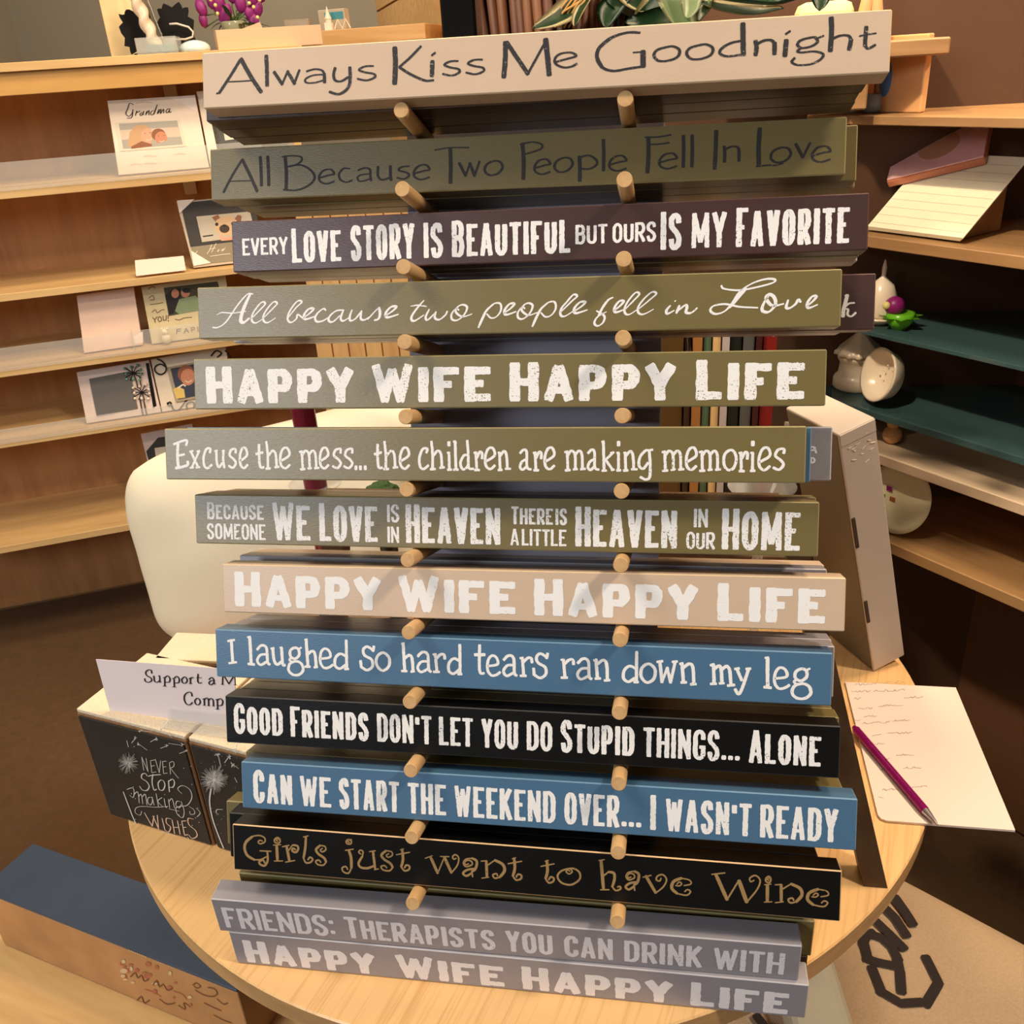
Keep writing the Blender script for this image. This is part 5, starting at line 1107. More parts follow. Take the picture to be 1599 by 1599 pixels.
ink, fin = print_on(fa, blkA, [CH, CHG, CHW], 'lettering', .0014)
for st in ('108,1045 95,962', '95,962 135,1055', '135,1055 122,970', '150,985 158,1060', '150,985 178,980', '154,1020 176,1015', '158,1060 186,1055', '180,975 205,1062', '205,1062 213,985', '225,990 232,1066', '225,990 250,988', '228,1025 248,1022',
           '232,1066 256,1062', '268,998 275,1070'): bl(ink, st, 5, smooth=False)
bl(ink, '268,998 290,990 298,1008 290,1025 272,1030'); bl(ink, '274,1030 300,1065 325,1095')
for st in ('128,1080 118,1065 98,1070 95,1095 125,1115 142,1145 128,1170 100,1168 82,1145', '165,1070 160,1120 172,1168 188,1162', '135,1082 170,1075 215,1072', '215,1105 198,1125 205,1165 228,1168 240,1140 232,1112 212,1105', '262,1110 268,1180', '262,1115 288,1100 300,1122 290,1150 266,1150'): bl(ink, st, 9)
for st in ('2,1165 40,1155 48,1190 40,1215 20,1200', '45,1200 70,1180 80,1250', '76,1210 92,1195 102,1255', '100,1210 118,1195 128,1262', '160,1215 138,1215 132,1240 148,1262 162,1240 160,1210 172,1262', '185,1190 200,1272', '222,1215 195,1238 225,1270', '235,1220 245,1275 255,1270',
           '262,1225 270,1280', '265,1240 285,1222 300,1280', '335,1240 315,1238 308,1262 328,1280 342,1258', '342,1240 360,1300 350,1340 318,1320 308,1280 335,1270 380,1262 408,1215 395,1165 350,1140 320,1160 345,1190', '238,1195 240,1198'): bl(ink, st, 6)
for st in ('260,1270 180,1275 100,1270 60,1280 55,1310 85,1325 95,1300', '265,1285 330,1300', '390,1270 420,1290 425,1315 400,1320 395,1300', '435,1280 460,1310 440,1335'): bl(ink, st, 5)
for st in ('112,1310 160,1395', '160,1395 172,1330', '165,1330 200,1410', '200,1412 192,1325', '222,1345 240,1418', '280,1350 250,1345 250,1375 275,1400 262,1430 238,1415', '285,1355 300,1440', '318,1360 335,1445', '290,1400 325,1402', '345,1362 362,1450', '345,1362 372,1360', '352,1402 372,1400', '362,1450 385,1446'):
    bl(ink, st, 9, 2, smooth=st.count(' ') > 1)
bl(ink, '418,1350 385,1345 390,1385 430,1420 440,1455 410,1470 390,1450', 9, 2); bl(ink, '200,1425 240,1430 300,1450 350,1470 388,1478 380,1460', 5, 0)
for st in ('90,800 160,806', '225,798 285,842', '75,880 130,920', '150,868 190,845', '270,878 350,890', '212,908 255,892', '330,940 372,925', '32,875 58,845', '2,860 12,900'): bl(ink, st, 4.5, 0, smooth=False)
random.seed(2)
def puff(ink, f_, x, y, r_, n, m1=0, w_=2.2):
    for k in range(n):
        a = random.uniform(0, 6.28); q = random.uniform(.5, 1) * r_
        line(ink, f_, '%f,%f %f,%f' % (x + math.cos(a) * r_ * .12, y + math.sin(a) * r_ * .12, x + math.cos(a) * q, y + math.sin(a) * q * 1.02), w_ / 4, m1, False)
for (x, y) in ((86, 800), (215, 796), (78, 880), (185, 848), (350, 886), (250, 892), (370, 925), (52, 842)): puff(ink, fa, *bpx(x, y), 3.6, 7, 0, 3)
puff(ink, fa, *bpx(10, 1000), 17, 90, 1, 3); puff(ink, fa, *bpx(10, 1000), 9, 40, 0, 3)
bl(ink, '-20,1180 10,1260 45,1350 75,1412', 10, 0)
for k in range(46):
    x, y = random.uniform(20, 500), random.uniform(780, 1480)
    lim = 372 + (y - 800) * .235
    if x < lim - 20 and (x > 320 or y < 930 or x < 60): ink.poly(pxe(fa, *bpx(x, y), .7, .7, 6), mi=0)
fin()
ink, fin = print_on(fa, blkB, [CH, CHG], 'lettering', .0014)
puff(ink, fa, *bpx(547, 1105), 23, 170, 1, 3.5); puff(ink, fa, *bpx(547, 1105), 15, 110, 0, 3); ink.poly(pxe(fa, *bpx(547, 1105), 4, 5, 12), mi=0)
bl(ink, '528,1160 518,1240 535,1340 565,1430 605,1530', 11, 0, taper=0); bl(ink, '600,1290 565,1290 560,1310 575,1320', 6)
for st in ('570,940 590,1025', '612,998 640,960', '655,1000 700,1035', '680,922 720,926', '675,1090 690,1120'): bl(ink, st, 5, 0, smooth=False)
for (x, y) in ((568, 945), (640, 962), (664, 1008), (680, 918)): puff(ink, fa, *bpx(x, y), 5, 9, 0, 3.5)
for k in range(60):
    x, y = random.uniform(400, 700), random.uniform(870, 1500)
    if x > 400 + (y - 850) * .235 + 12 and math.hypot(x - 547, y - 1105) > 105: ink.poly(pxe(fa, *bpx(x, y), .8, .6, 6), mi=1)
fin()
# paper notice in a clear stand on the blocks
na = on_z(264, 1122, BH + .0015); nb = on_z(350, 1135, BH + .0015); nd = (nb - na).normalized(); nn_ = Vector((nd.y, -nd.x, 0)); nn_ = nn_ if nn_.y < 0 else -nn_
la = .22; fn = Face(na + Vector((0, 0, .0012)), nn_ * math.cos(la) + Vector((0, 0, math.sin(la))))
no = holder(fn, 'paper_notice', (300, 1080), label='white paper notice starting Support a M, standing in a clear holder on the blocks', cat='notice')
slab_on(fn, 'sheet', [(150, 1030), (366, 1046), (372, 1137), (172, 1110)], .0006, mat('paper_lilac', (240, 226, 226), rough=.7, var=.01), no)
slab_on(fn, 'clear_clip', [(264, 1106), (372, 1116), (374, 1137), (266, 1124)], .0012, ACR, no, d=.002)
link('clear_foot', bm_mesh(prism_bm([fn.at(0, 0) + fn.r * a - Vector((fn.n.x, fn.n.y, 0)) * b - fn.p for a, b in ((0, -.012), (.072, -.012), (.072, .03), (0, .03))], (0, 0, 1), .001)), None, na + Vector((0, 0, .0005)), None, [ACR], label='clear acrylic foot of the paper notice resting on the pale blocks', cat='holder')
ink, fin = print_on(fn, no, [mat('notice_black', (26, 22, 26), rough=.7)], 'lettering', .0003)
def npx(x, y): return (200 + x / 3.9975, 1000 + y / 3.9975)
def nl(s_, w_=7.5, smooth=True, ratio=.45): line(ink, fn, ' '.join('%f,%f' % npx(float(a.split(',')[0]), float(a.split(',')[1]) - 800) for a in s_.split()), w_ / 3.9975, 0, smooth, ratio)
# coordinates read in a crop whose origin is (200, 800)
for st in ('150,1005 148,988 130,985 113,1000 120,1020 145,1035 150,1052 130,1062 110,1055 108,1040', '165,1025 168,1055 185,1062 200,1052', '232,1040 232,1085', '232,1035 250,1022 264,1038 260,1060 235,1062', '290,1045 292,1090', '290,1038 308,1025 322,1042 318,1064 292,1066',
           '352,1030 338,1045 345,1066 364,1066 372,1048 362,1030 350,1030', '392,1040 392,1070', '392,1045 400,1032 412,1034', '440,1012 438,1055 448,1068 462,1064', '508,1045 525,1032 538,1045 540,1070 548,1072', '538,1050 515,1056 508,1070 522,1078 538,1066'): nl(st, 10)
for st in ('200,1022 202,1062', '158,1025 168,1024', '192,1023 202,1021', '202,1062 210,1060', '222,1034 234,1031', '222,1086 242,1086', '280,1040 292,1037', '280,1091 302,1091', '384,1040 392,1036', '384,1070 402,1070', '428,1033 462,1034',
           '595,1010 592,1075', '596,1012 632,1072', '632,1072 668,1016', '670,1018 674,1078', '585,1008 602,1010', '660,1016 680,1018', '584,1075 602,1077', '664,1078 684,1080'): nl(st, 9, False, .4)
for st in ('402,1148 398,1128 380,1124 358,1140 354,1170 368,1198 390,1202 405,1188', '432,1162 420,1178 426,1198 444,1202 454,1185 445,1165 430,1161', '478,1168 480,1205', '478,1172 492,1160 504,1170 506,1208', '506,1175 520,1163 534,1174 536,1210', '560,1172 562,1230', '562,1174 580,1164 594,1180 588,1205 564,1208'): nl(st, 10)
for st in ('468,1168 478,1164', '470,1205 488,1205', '497,1208 514,1208', '528,1210 544,1211', '550,1172 562,1167', '550,1230 574,1231'): nl(st, 7, False)
fin()

# ------------------------------------------------------------------ books behind the right side of the rack
BK = [(1028, 1066, .262, (92, 66, 32), 'brown olive hardback leaning beside the back board'), (1067, 1078, .235, (58, 40, 26), 'thin dark brown book'), (1079, 1094, .262, (168, 116, 62), 'tan spined book'),
      (1095, 1108, .262, (90, 120, 100), 'dusty green book'), (1109, 1122, .264, (226, 192, 136), 'cream spined book'), (1123, 1135, .262, (190, 180, 180), 'white and lilac book'),
      (1136, 1154, .264, (24, 30, 26), 'black green book'), (1155, 1173, .262, (84, 86, 84), 'slate grey book'), (1174, 1184, .262, (60, 20, 18), 'dark maroon thin book'), (1185, 1207, .266, (128, 24, 22), 'red hardback, rightmost of the row')]
box('book_riser', (.20, .20, .072), (.115, .565, .0365), None, DARKW, bevel=.002, label='low dark block lifting the row of books behind the rack', cat='riser')
for i, (x0, x1, h_, c, lab) in enumerate(BK):
    a, b = at_y(x0, 655, .47), at_y(x1 + .6, 655, .47); th = b.x - a.x
    o = empty('book', ((a.x + b.x) / 2, .475 - .003 * (i % 3), .073), label=lab + ', upright in the row behind the rack', cat='book', group='books standing behind the rack')
    cm = mat('book_cover_%d' % i, c, rough=.45, var=.1)
    bm = box_bm((th - .001, .003, h_), .0008, 1, loc=(0, .0015, h_ / 2)); box_bm((.0022, .165, h_), .0005, 1, bm, loc=(-(th - .001) / 2 + .0011, .084, h_ / 2)); box_bm((.0022, .165, h_), .0005, 1, bm, loc=((th - .001) / 2 - .0011, .084, h_ / 2))
    link('cover', bm_mesh(bm), o, (0, 0, 0), None, [cm]); link('pages', bm_mesh(box_bm((th - .0058, .155, h_ - .008), .0004, 1, loc=(0, .081, h_ / 2))), o, (0, 0, 0), None, [PAPERW])
rb = at_y(1201, 637, .465); 
ink = Ink(); ink.stroke(cr_spline([(0, .008), (.005, .012), (.007, .005), (.001, 0), (-.002, .005), (.003, .007)], False, 4), .0012); o = link('spine_mark', bm_mesh(ink.bm), bpy.data.objects['book.009'], (rb.x - bpy.data.objects['book.009'].location.x, -.0003, rb.z), None, [mat('print_rose', (220, 170, 160), rough=.5)])
# glass bowl in front of the books, lower right
gb = at_y(1190, 768, .36); gz = gb.z - .0
gst = empty('glass_bowl', (gb.x, .36, 0), label='clear footed glass dish in front of the books behind the heaven sign', cat='bowl')
link('dish', bm_mesh(lathe_bm([(.028, 0), (.028, .004), (.006, .012), (.005, gz - .03), (.014, gz - .02), (.031, gz + .004), (.0325, gz + .006), (.029, gz + .004), (.012, gz - .016)], 36)), gst, (0, 0, 0), None, [gl], smooth=False)

# ------------------------------------------------------------------ silver grey carton leaning at the right
ca = Vector((.277, .355, 0)); e1 = Vector((.88, .47, 0)).normalized(); e2 = Vector((-.47, .88, 0)).normalized(); tl_ = math.radians(15)
ex = e1 * math.cos(tl_) + Vector((0, 0, 1)) * math.sin(tl_); ez = Vector((0, 0, 1)) * math.cos(tl_) - e1 * math.sin(tl_)
cw_, cdp, chh = .038, .080, .285
cm4 = Matrix((ex, e2, ez)).transposed().to_4x4(); cm4.translation = ca + Vector((0, 0, .0006))
ct = empty('grey_carton', label='tall silver grey carton in shrink wrap leaning at the right edge of the table', cat='box'); ct.matrix_basis = cm4
GC = mat('carton_silver', (200, 186, 172), rough=.35, spec=.5, var=.04, scale=12); GC_SHADE = mat('carton_side_shade', (112, 102, 86), rough=.45, var=.06, scale=12)
link('carton_body', bm_mesh(box_bm((cw_, cdp, chh), .0012, 2, loc=(cw_ / 2, cdp / 2, chh / 2))), ct, (0, 0, 0), None, [GC])
link('side_panel', bm_mesh(box_bm((.0006, cdp - .004, chh - .004), 0, 1, loc=(-.0003, cdp / 2, chh / 2))), ct, (0, 0, 0), None, [GC_SHADE])  # thin darker sheet, the shade of the left face put into its colour
link('lid_flap', bm_mesh(box_bm((cw_ - .001, .0008, .012), .0002, 1, loc=(cw_ / 2, -.0005, chh - .007))), ct, (0, 0, 0), None, [GC])
for z_, h_ in ((chh * .62, .035), (chh * .28, .028)):
    link('hand_slot', bm_mesh(box_bm((.004, .002, h_), .0009, 2, loc=(.002, -.0002, z_))), ct, (0, 0, 0), None, [mat('slot_brown', (70, 54, 40), rough=.8)])
WR = mat('wrap_glint', (236, 224, 206), rough=.1)
random.seed(4)
for k in range(14):
    x_, z_ = random.uniform(.006, cw_ - .006), chh - .006 - abs(random.gauss(0, .02)); a = random.uniform(-.6, .8); l_ = random.uniform(.002, .005)
    b_ = tube_bm([(x_, -.0006, z_), (x_ + l_ * math.cos(a), -.0009, z_ + l_ * math.sin(a))], .0004, 5); link('wrap_crease', bm_mesh(b_), ct, (0, 0, 0), None, [WR])

# ------------------------------------------------------------------ handwritten note and purple pen
n0 = on_z(1320, 1068, 0); n1 = on_z(1373, 1284, 0); dn = (n1 - n0); ln = dn.length; dn.normalize(); rn = Vector((-dn.y, dn.x, 0)); rn = rn if rn.x > 0 else -rn
note = empty('note_pad', ((n0 + n1) / 2 + rn * .05).to_tuple(), label='white notepad covered in pencil handwriting on the right of the table', cat='notepad'); note.location.z = 0
nwid = .105; c_ = .006
pts = [n0, n1 - dn * c_, n1 - dn * c_ * .3 + rn * c_ * .3, n1 + rn * c_, n1 + rn * (nwid), n0 + rn * nwid]
bm = prism_bm([Vector((p.x, p.y, .0022)) for p in pts], (0, 0, 1), .002); bm.transform(Matrix.Translation(-note.location)); link('sheets', bm_mesh(bm), note, (0, 0, 0), None, [mat('note_paper', (240, 220, 206), rough=.7, var=.015)])
ft = Face((n0.x, n0.y, .0022), (0, 0, 1), (0, 1, 0)); ink, fin = print_on(ft, note, [mat('pencil_grey', (150, 136, 134), rough=.8)], 'handwriting', .0002)
random.seed(9)
def scrib(x0, y0, L, dy):
    x, y = x0, y0; P = []
    while x < x0 + L: P.append('%f,%f' % (x, y + random.uniform(-1.6, 1.6))); x += random.uniform(1.6, 3.4); y += dy * 2.4
    if len(P) > 2: line(ink, ft, ' '.join(P), .8, 0, ratio=.5)
for (x, y, L) in ((1336, 1070, 34), (1374, 1067, 40), (1330, 1081, 30), (1364, 1080, 50), (1334, 1092, 14), (1340, 1107, 24), (1372, 1103, 40), (1350, 1120, 22), (1334, 1126, 10), (1346, 1130, 44), (1394, 1126, 30), (1362, 1149, 16), (1386, 1146, 40), (1362, 1163, 22), (1370, 1187, 24), (1400, 1180, 30),
                  (1374, 1202, 22), (1378, 1234, 26), (1372, 1246, 12), (1410, 1200, 30), (1420, 1230, 30), (1412, 1090, 30)): scrib(x, y, L, -.04)
fin()
pa = on_z(1334, 1136, .0062); pb = on_z(1440, 1260, .0062); dd = (pb - pa).normalized()
pen = empty('purple_pen', pa, label='glittery purple pen lying across the notepad', cat='pen'); PP = mat('pen_purple', (150, 14, 104), rough=.2, var=.4, scale=400, metal=.4)
pl_ = (pb - pa).length * 1.15
def along(r0, prof):
    bm = lathe_bm(prof, 16); q = dd.to_track_quat('Z', 'Y').to_matrix().to_4x4(); bm.transform(q); return bm
link('barrel', bm_mesh(along(0, [(.0022, 0), (.0038, .004), (.0038, .11), (.0036, .112)])), pen, (0, 0, 0), None, [PP], smooth=False)
link('tip', bm_mesh(along(0, [(.0036, .112), (.0018, .124), (.0006, .128)])), pen, (0, 0, 0), None, [mat('pen_silver', (190, 180, 180), rough=.2, metal=.8)], smooth=False)

# ------------------------------------------------------------------ display cabinet on the right
CD = Vector((.663, -.748, 0)).normalized(); CN = Vector((-.748, -.663, 0)).normalized(); CP = Vector((.352, .921, 0)); CA_ = math.atan2(CD.y, CD.x)
fcab = Face(CP, CN)
CW = wood('cabinet_wood', (176, 136, 92), (150, 110, 70), stretch=(3, 30, 30), rough=.5); CB = mat('cabinet_brown', (108, 72, 46), rough=.6, var=.06, scale=6)
cab = empty('display_cabinet', CP + Vector((0, 0, -.75)), (0, 0, CA_), label='brown display cabinet at the right edge with wooden and glass shelves', cat='cabinet')
def cs_(x, y): q = fcab.px(x, y) - CP; return q.dot(CD), q.z
def cbox(name, s0, s1, d0, d1, z0, z1, m, bev=.001): return link(name, bm_mesh(box_bm((s1 - s0, d1 - d0, z1 - z0), bev, 1)), cab, ((s0 + s1) / 2, (d0 + d1) / 2, (z0 + z1) / 2 + .75), None, [m])
sL = cs_(1196, 545)[0] - .32
zA = cs_(1360, 181)[1]; zB = cs_(1380, 372)[1]; zC = cs_(1376, 524)[1]; zD = cs_(1372, 648)[1]; zE = cs_(1390, 716)[1]; zF = cs_(1395, 850)[1]
cbox('back_panel', sL - .02, sL + 1.27, .26, .275, -.74, .75, CB); cbox('side_panel', sL - .035, sL - .02, .0, .275, -.74, .75, CB)
cbox('shelf', sL, sL + 1.25, 0, .26, zA - .012, zA, CW); cbox('shelf', sL, sL + 1.25, 0, .26, zB - .016, zB, CW)
GS = mat('shelf_glass', (70, 100, 104), rough=.05, alpha=.75, var=0)
cbox('glass_shelf', cs_(1290, 500)[0] - .1, sL + 1.25, .004, .26, zC - .006, zC, GS, .0005); cbox('glass_shelf', sL - .0, sL + 1.25, .004, .26, zD - .010, zD, GS, .0005)
cbox('shelf', sL, sL + 1.25, 0, .26, zE - .016, zE, mat('shelf_cream', (216, 190, 160), rough=.5)); cbox('shelf', sL, sL + 1.25, 0, .26, zF - .018, zF, CW)
def cpt(x, y, z): p = on_z(x, y, z); return p
def citem(name, x, z, inset, label, cat, rz=0.0):
    """stand a thing on a cabinet shelf in column x, inset behind the edge"""
    nrm = ray(x, 0).cross(ray(x, 1000)); p0 = CP - CN * inset + Vector((0, 0, z)); p = p0 + CD * ((CAM - p0).dot(nrm) / CD.dot(nrm)); return empty(name, p + Vector((0, 0, .0004)), (0, 0, CA_ + rz), label=label, cat=cat)
PORC = mat('milk_porcelain', (248, 232, 208), rough=.22, spec=.5, var=.02)
# lower glass shelf: lidded jar, tilted dish, sphere, round pot
j = citem('porcelain_jar', 1336, zD, .075, 'white porcelain jar with a scalloped pointed lid on the lower glass shelf', 'jar')
wv_ = lambda i, a: .05 * math.cos(12 * a) if 3 <= i <= 6 else 0
link('jar_body', bm_mesh(lathe_bm([(.032, 0), (.036, .004), (.0355, .017), (.033, .022), (.029, .026), (.0275, .042), (.030, .046), (.032, .050), (.0325, .055)], 48)), j, (0, 0, 0), None, [PORC], smooth=True)
link('lid', bm_mesh(lathe_bm([(.0315, .0552), (.037, .057), (.036, .062), (.030, .068), (.018, .078), (.008, .088), (.004, .094), (.0052, .100), (.001, .105)], 60, wav=lambda i, a: .07 * math.cos(14 * a) if i in (1, 2) else (.05 * math.cos(7 * a) if i in (3, 4) else 0))), j, (0, 0, 0), None, [PORC], smooth=True)
d_ = citem('porcelain_dish', 1382, zD, .045, 'round white porcelain dish standing on edge beside the scalloped jar', 'dish')
b_ = lathe_bm([(.018, .0), (.034, .008), (.040, .026), (.041, .030), (.0375, .0295), (.031, .012), (.016, .006)], 44); b_.transform(Matrix.Translation((0, .010, .0415)) @ Matrix.Rotation(math.radians(76), 4, 'X'))
link('dish_body', bm_mesh(b_), d_, (0, 0, 0), (0, 0, -.35), [PORC], smooth=True)
random.seed(6)
for k in range(12):
    a = k * .62; r_ = .012 + .006 * (k % 2); b_ = bmesh.new(); bmesh.ops.create_icosphere(b_, subdivisions=1, radius=.0016)
    link('relief_dot', bm_mesh(b_), d_, (r_ * math.cos(a), .0035, .0415 + r_ * math.sin(a)), None, [PORC], smooth=True)
b_ = lathe_bm([(.020, 0), (.024, .006), (.020, .018), (.026, .032), (.024, .048), (.010, .056), (.003, .060)], 36)
j2 = citem('porcelain_pot', 1299, zD, .12, 'plain white porcelain pot behind the scalloped jar', 'pot'); link('pot_body', bm_mesh(b_), j2, (0, 0, 0), None, [PORC], smooth=True)
j3 = citem('porcelain_globe', 1270, zD, .15, 'white porcelain globe seen in the gap above the happy wife sign', 'ornament'); link('globe', bm_mesh(lathe_bm([(.014, 0), (.016, .010), (.028, .030), (.031, .048), (.024, .068), (.010, .078), (.002, .080)], 32)), j3, (0, 0, 0), None, [PORC], smooth=True)
j4 = citem('striped_cup', 1226, zD, .10, 'white and terracotta porcelain cup seen in the gap beside the red book', 'cup'); link('cup_body', bm_mesh(lathe_bm([(.018, 0), (.026, .02), (.030, .070), (.028, .070), (.022, .02)], 32)), j4, (0, 0, 0), None, [mat('terracotta', (190, 110, 66), rough=.4)], smooth=True)
link('rim', bm_mesh(lathe_bm([(.0305, .062), (.031, .086), (.028, .086), (.028, .062)], 32)), j4, (0, 0, 0), None, [PORC], smooth=True)
# upper glass shelf: white bell jar on a saucer, green and purple flower bowl
j5 = citem('porcelain_bell', 1372, zC, .05, 'tall white porcelain bell with a finial, beside the maroon sign end', 'ornament')
link('saucer', bm_mesh(lathe_bm([(.014, 0), (.026, .008), (.028, .011), (.012, .010)], 36)), j5, (0, 0, 0), None, [PORC], smooth=True)
link('bell', bm_mesh(lathe_bm([(.022, .0115), (.0235, .018), (.0225, .040), (.016, .058), (.007, .066), (.003, .070), (.0035, .082), (.001, .094)], 36)), j5, (0, 0, 0), None, [PORC], smooth=True)
j6 = citem('flower_ornament', 1404, zC, .045, 'green leafy ornament with a purple flower at the right edge', 'ornament')
link('cup', bm_mesh(lathe_bm([(.010, 0), (.018, .01), (.020, .024), (.016, .024)], 24)), j6, (0, 0, 0), None, [mat('leaf_bright', (110, 190, 40), rough=.3)], smooth=True)
for k in range(7):
    a = k * .9; link('leaf', bm_mesh(blade((0, 0, .014), (math.cos(a), math.sin(a), .35), .034, .009, .006)), j6, (0, 0, 0), None, [MATS['leaf_bright']], smooth=True)
b_ = bmesh.new(); bmesh.ops.create_icosphere(b_, subdivisions=3, radius=.014); b_.transform(Matrix.Translation((-.006, -.008, .034))); link('flower', bm_mesh(b_), j6, (0, 0, 0), None, [mat('flower_purple', (140, 30, 110), rough=.4)], smooth=True)
b_ = bmesh.new(); bmesh.ops.create_icosphere(b_, subdivisions=2, radius=.006); b_.transform(Matrix.Translation((-.010, -.021, .036))); link('flower_heart', bm_mesh(b_), j6, (0, 0, 0), None, [BUD], smooth=True)
# shelf B: lined paper stack and pink case
TI = .62
o = citem('paper_stack', 1392, zB, .022, 'tilted stack of bright lined paper on the right wooden shelf', 'paper', 0); o.rotation_euler = (TI, 0, CA_)
for k in range(4): link('sheet', bm_mesh(box_bm((.15, .15, .0016), .0003, 1, loc=(.03 + .002 * k, .078, .002 + .0018 * k))), o, (0, 0, 0), None, [mat('paper_cream', (252, 242, 208), rough=.7)])
for k in range(9): link('rule_line', bm_mesh(box_bm((.146, .0007, .0002), 0, 1, loc=(.035, .012 + .0155 * k, .0084))), o, (0, 0, 0), None, [PFAINT])
b_ = bmesh.new(); vs_ = [b_.verts.new(q) for q in ((-.03, .01, .0008), (-.03, .14 * math.cos(TI), .0008), (-.03, .14 * math.cos(TI), .132 * math.sin(TI)), (.09, .01, .0008), (.09, .14 * math.cos(TI), .0008), (.09, .14 * math.cos(TI), .132 * math.sin(TI)))]
for q in ((0, 1, 2), (5, 4, 3), (0, 3, 4, 1), (1, 4, 5, 2), (2, 5, 3, 0)): b_.faces.new([vs_[a] for a in q])
bmesh.ops.recalc_face_normals(b_, faces=b_.faces[:]); b_.transform(Matrix.Rotation(-TI, 4, 'X')); link('wedge', bm_mesh(b_), o, (0, 0, 0), None, [CW])
o2 = empty('pink_case', label='flat pink patterned case lying on the tilted lined paper', cat='case')
o2.matrix_basis = o.matrix_basis @ Matrix.Translation((-.018, .150, .0100)) @ Matrix.Rotation(.45, 4, 'Z'); o = o2
link('case_body', bm_mesh(box_bm((.13, .10, .012), .002, 2, loc=(0, 0, .006))), o, (0, 0, 0), None, [mat('case_orange', (196, 122, 92), rough=.3)])
link('case_lid', bm_mesh(box_bm((.128, .098, .002), .0006, 1, loc=(0, 0, .0132))), o, (0, 0, 0), None, [mat('case_pink', (226, 178, 176), rough=.2, var=.2, scale=40)])
link('disc', bm_mesh(lathe_bm([(.012, .0143), (.028, .0143), (.028, .015), (.012, .015)], 32)), o, (0, 0, 0), None, [mat('disc_tan', (186, 140, 110), rough=.4)])
# shelf A
o = citem('round_candle', 1331, zA, .04, 'white round candle at the left end of the upper right shelf', 'candle'); link('wax', bm_mesh(lathe_bm([(.006, 0), (.011, .006), (.012, .013), (.009, .021), (.003, .025)], 24)), o, (0, 0, 0), None, [PORC], smooth=True)
o = citem('tan_box', 1345, zA, .05, 'small tan upright box on the upper right shelf', 'box'); link('box_body', bm_mesh(box_bm((.022, .02, .042), .002, 2, loc=(0, 0, .021))), o, (0, 0, 0), None, [mat('tan_card', (196, 134, 84), rough=.5)])
o = citem('blue_glass_votive', 1360, zA, .04, 'pale blue glass votive on the upper right shelf', 'candle holder'); link('glass', bm_mesh(lathe_bm([(.010, 0), (.014, .004), (.013, .024), (.011, .024), (.011, .006)], 24)), o, (0, 0, 0), None, [mat('votive_blue', (150, 168, 180), rough=.1)], smooth=True)
o = citem('painted_plaque', 1392, zA, .05, 'tan plaque painted with a blue vase at the right end of the upper shelf', 'plaque')
link('plaque_board', bm_mesh(box_bm((.075, .012, .095), .002, 2, loc=(.012, 0, .0475))), o, (0, 0, 0), None, [mat('plaque_tan', (222, 168, 112), rough=.5)])
ink = Ink(); ink.poly([(-.010 + .010 * math.cos(t / 24 * 6.283) * (1 if True else 1), .043 + .023 * math.sin(t / 24 * 6.283)) for t in range(24)]); link('painted_vase', bm_mesh(ink.bm), o, (0, -.0062, 0), None, [mat('vase_blue', (88, 130, 190), rough=.4)])
o = citem('dark_block', 1372, zA, .12, 'dark brown block behind the pale blue votive', 'box'); link('block_body', bm_mesh(box_bm((.07, .02, .075), .002, 2, loc=(0, 0, .0375))), o, (0, 0, 0), None, [mat('block_dark', (96, 52, 30), rough=.5)])
# lower shelves
o = citem('teddy', 1392, zE, .05, 'tan figurine on the cream shelf right of the silver carton', 'figurine'); o.scale = (.72, .72, .72)
for r_, (x_, z_) in ((.020, (0, .019)), (.013, (0, .045)), (.005, (-.010, .056)), (.005, (.010, .056))):
    b_ = bmesh.new(); bmesh.ops.create_icosphere(b_, subdivisions=3, radius=r_); b_.transform(Matrix.Translation((x_, 0, z_))); link('body' if r_ == .02 else 'head' if r_ == .013 else 'ear', bm_mesh(b_), o, (0, 0, 0), None, [mat('teddy_tan', (206, 156, 108), rough=.6, var=.2)], smooth=True)
o = citem('painted_plate', 1402, zF, .045, 'pale plate painted with flowers leaning on the lower right shelf', 'plate')
b_ = lathe_bm([(.02, 0), (.046, .005), (.056, .010), (.0565, .0115), (.045, .008), (.02, .003)], 48); b_.transform(Matrix.Translation((0, 0, .056)) @ Matrix.Rotation(math.radians(76), 4, 'X')); link('plate_body', bm_mesh(b_), o, (0, 0, 0), None, [mat('plate_cream', (246, 236, 196), rough=.25)], smooth=True)
for (x_, z_, c) in ((-.02, .066, 'flower_purple'), (-.012, .05, 'terracotta'), (-.03, .05, 'leaf_bright')): link('painted_flower', bm_mesh(box_bm((.010, .0006, .008), .0002, 1)), o, (x_, -.0062, z_), None, [MATS[c]])
# shapes above the top sign at the right, standing on a counter behind
kx = at_y(1286, 30, .95); 
o = box('cream_cushion', (.072, .05, .05), (kx.x, .95, kx.z - .005), (0, .0, -.05), mat('cream_plush', (246, 222, 160), rough=.7), bevel=.012, label='rounded cream block just above the right part of the top sign', cat='block')
link('counter', bm_mesh(box_bm((.30, .12, .02), .002, 1)), None, (kx.x, .96, kx.z - .0405), None, [CW], label='narrow brown wall shelf above the top sign at the right', cat='shelf')
link('counter_bracket', bm_mesh(box_bm((.02, .10, .06), .002, 1)), None, (kx.x + .05, .97, kx.z - .081), None, [CW], label='bracket under the narrow wall shelf at the right', cat='bracket')
slab('wall_partition', (kx.x - .25, 1.03, -.74), (kx.x + .42, 1.045, .9), mat('partition_brown', (84, 56, 36), rough=.7, var=.05), kind='structure')
g_ = at_y(1361, 8, .95); hd = empty('hand_figurine', (g_.x, .95, kx.z - .030), label='peach wooden figurine like a pair of raised hands, top right', cat='figurine')
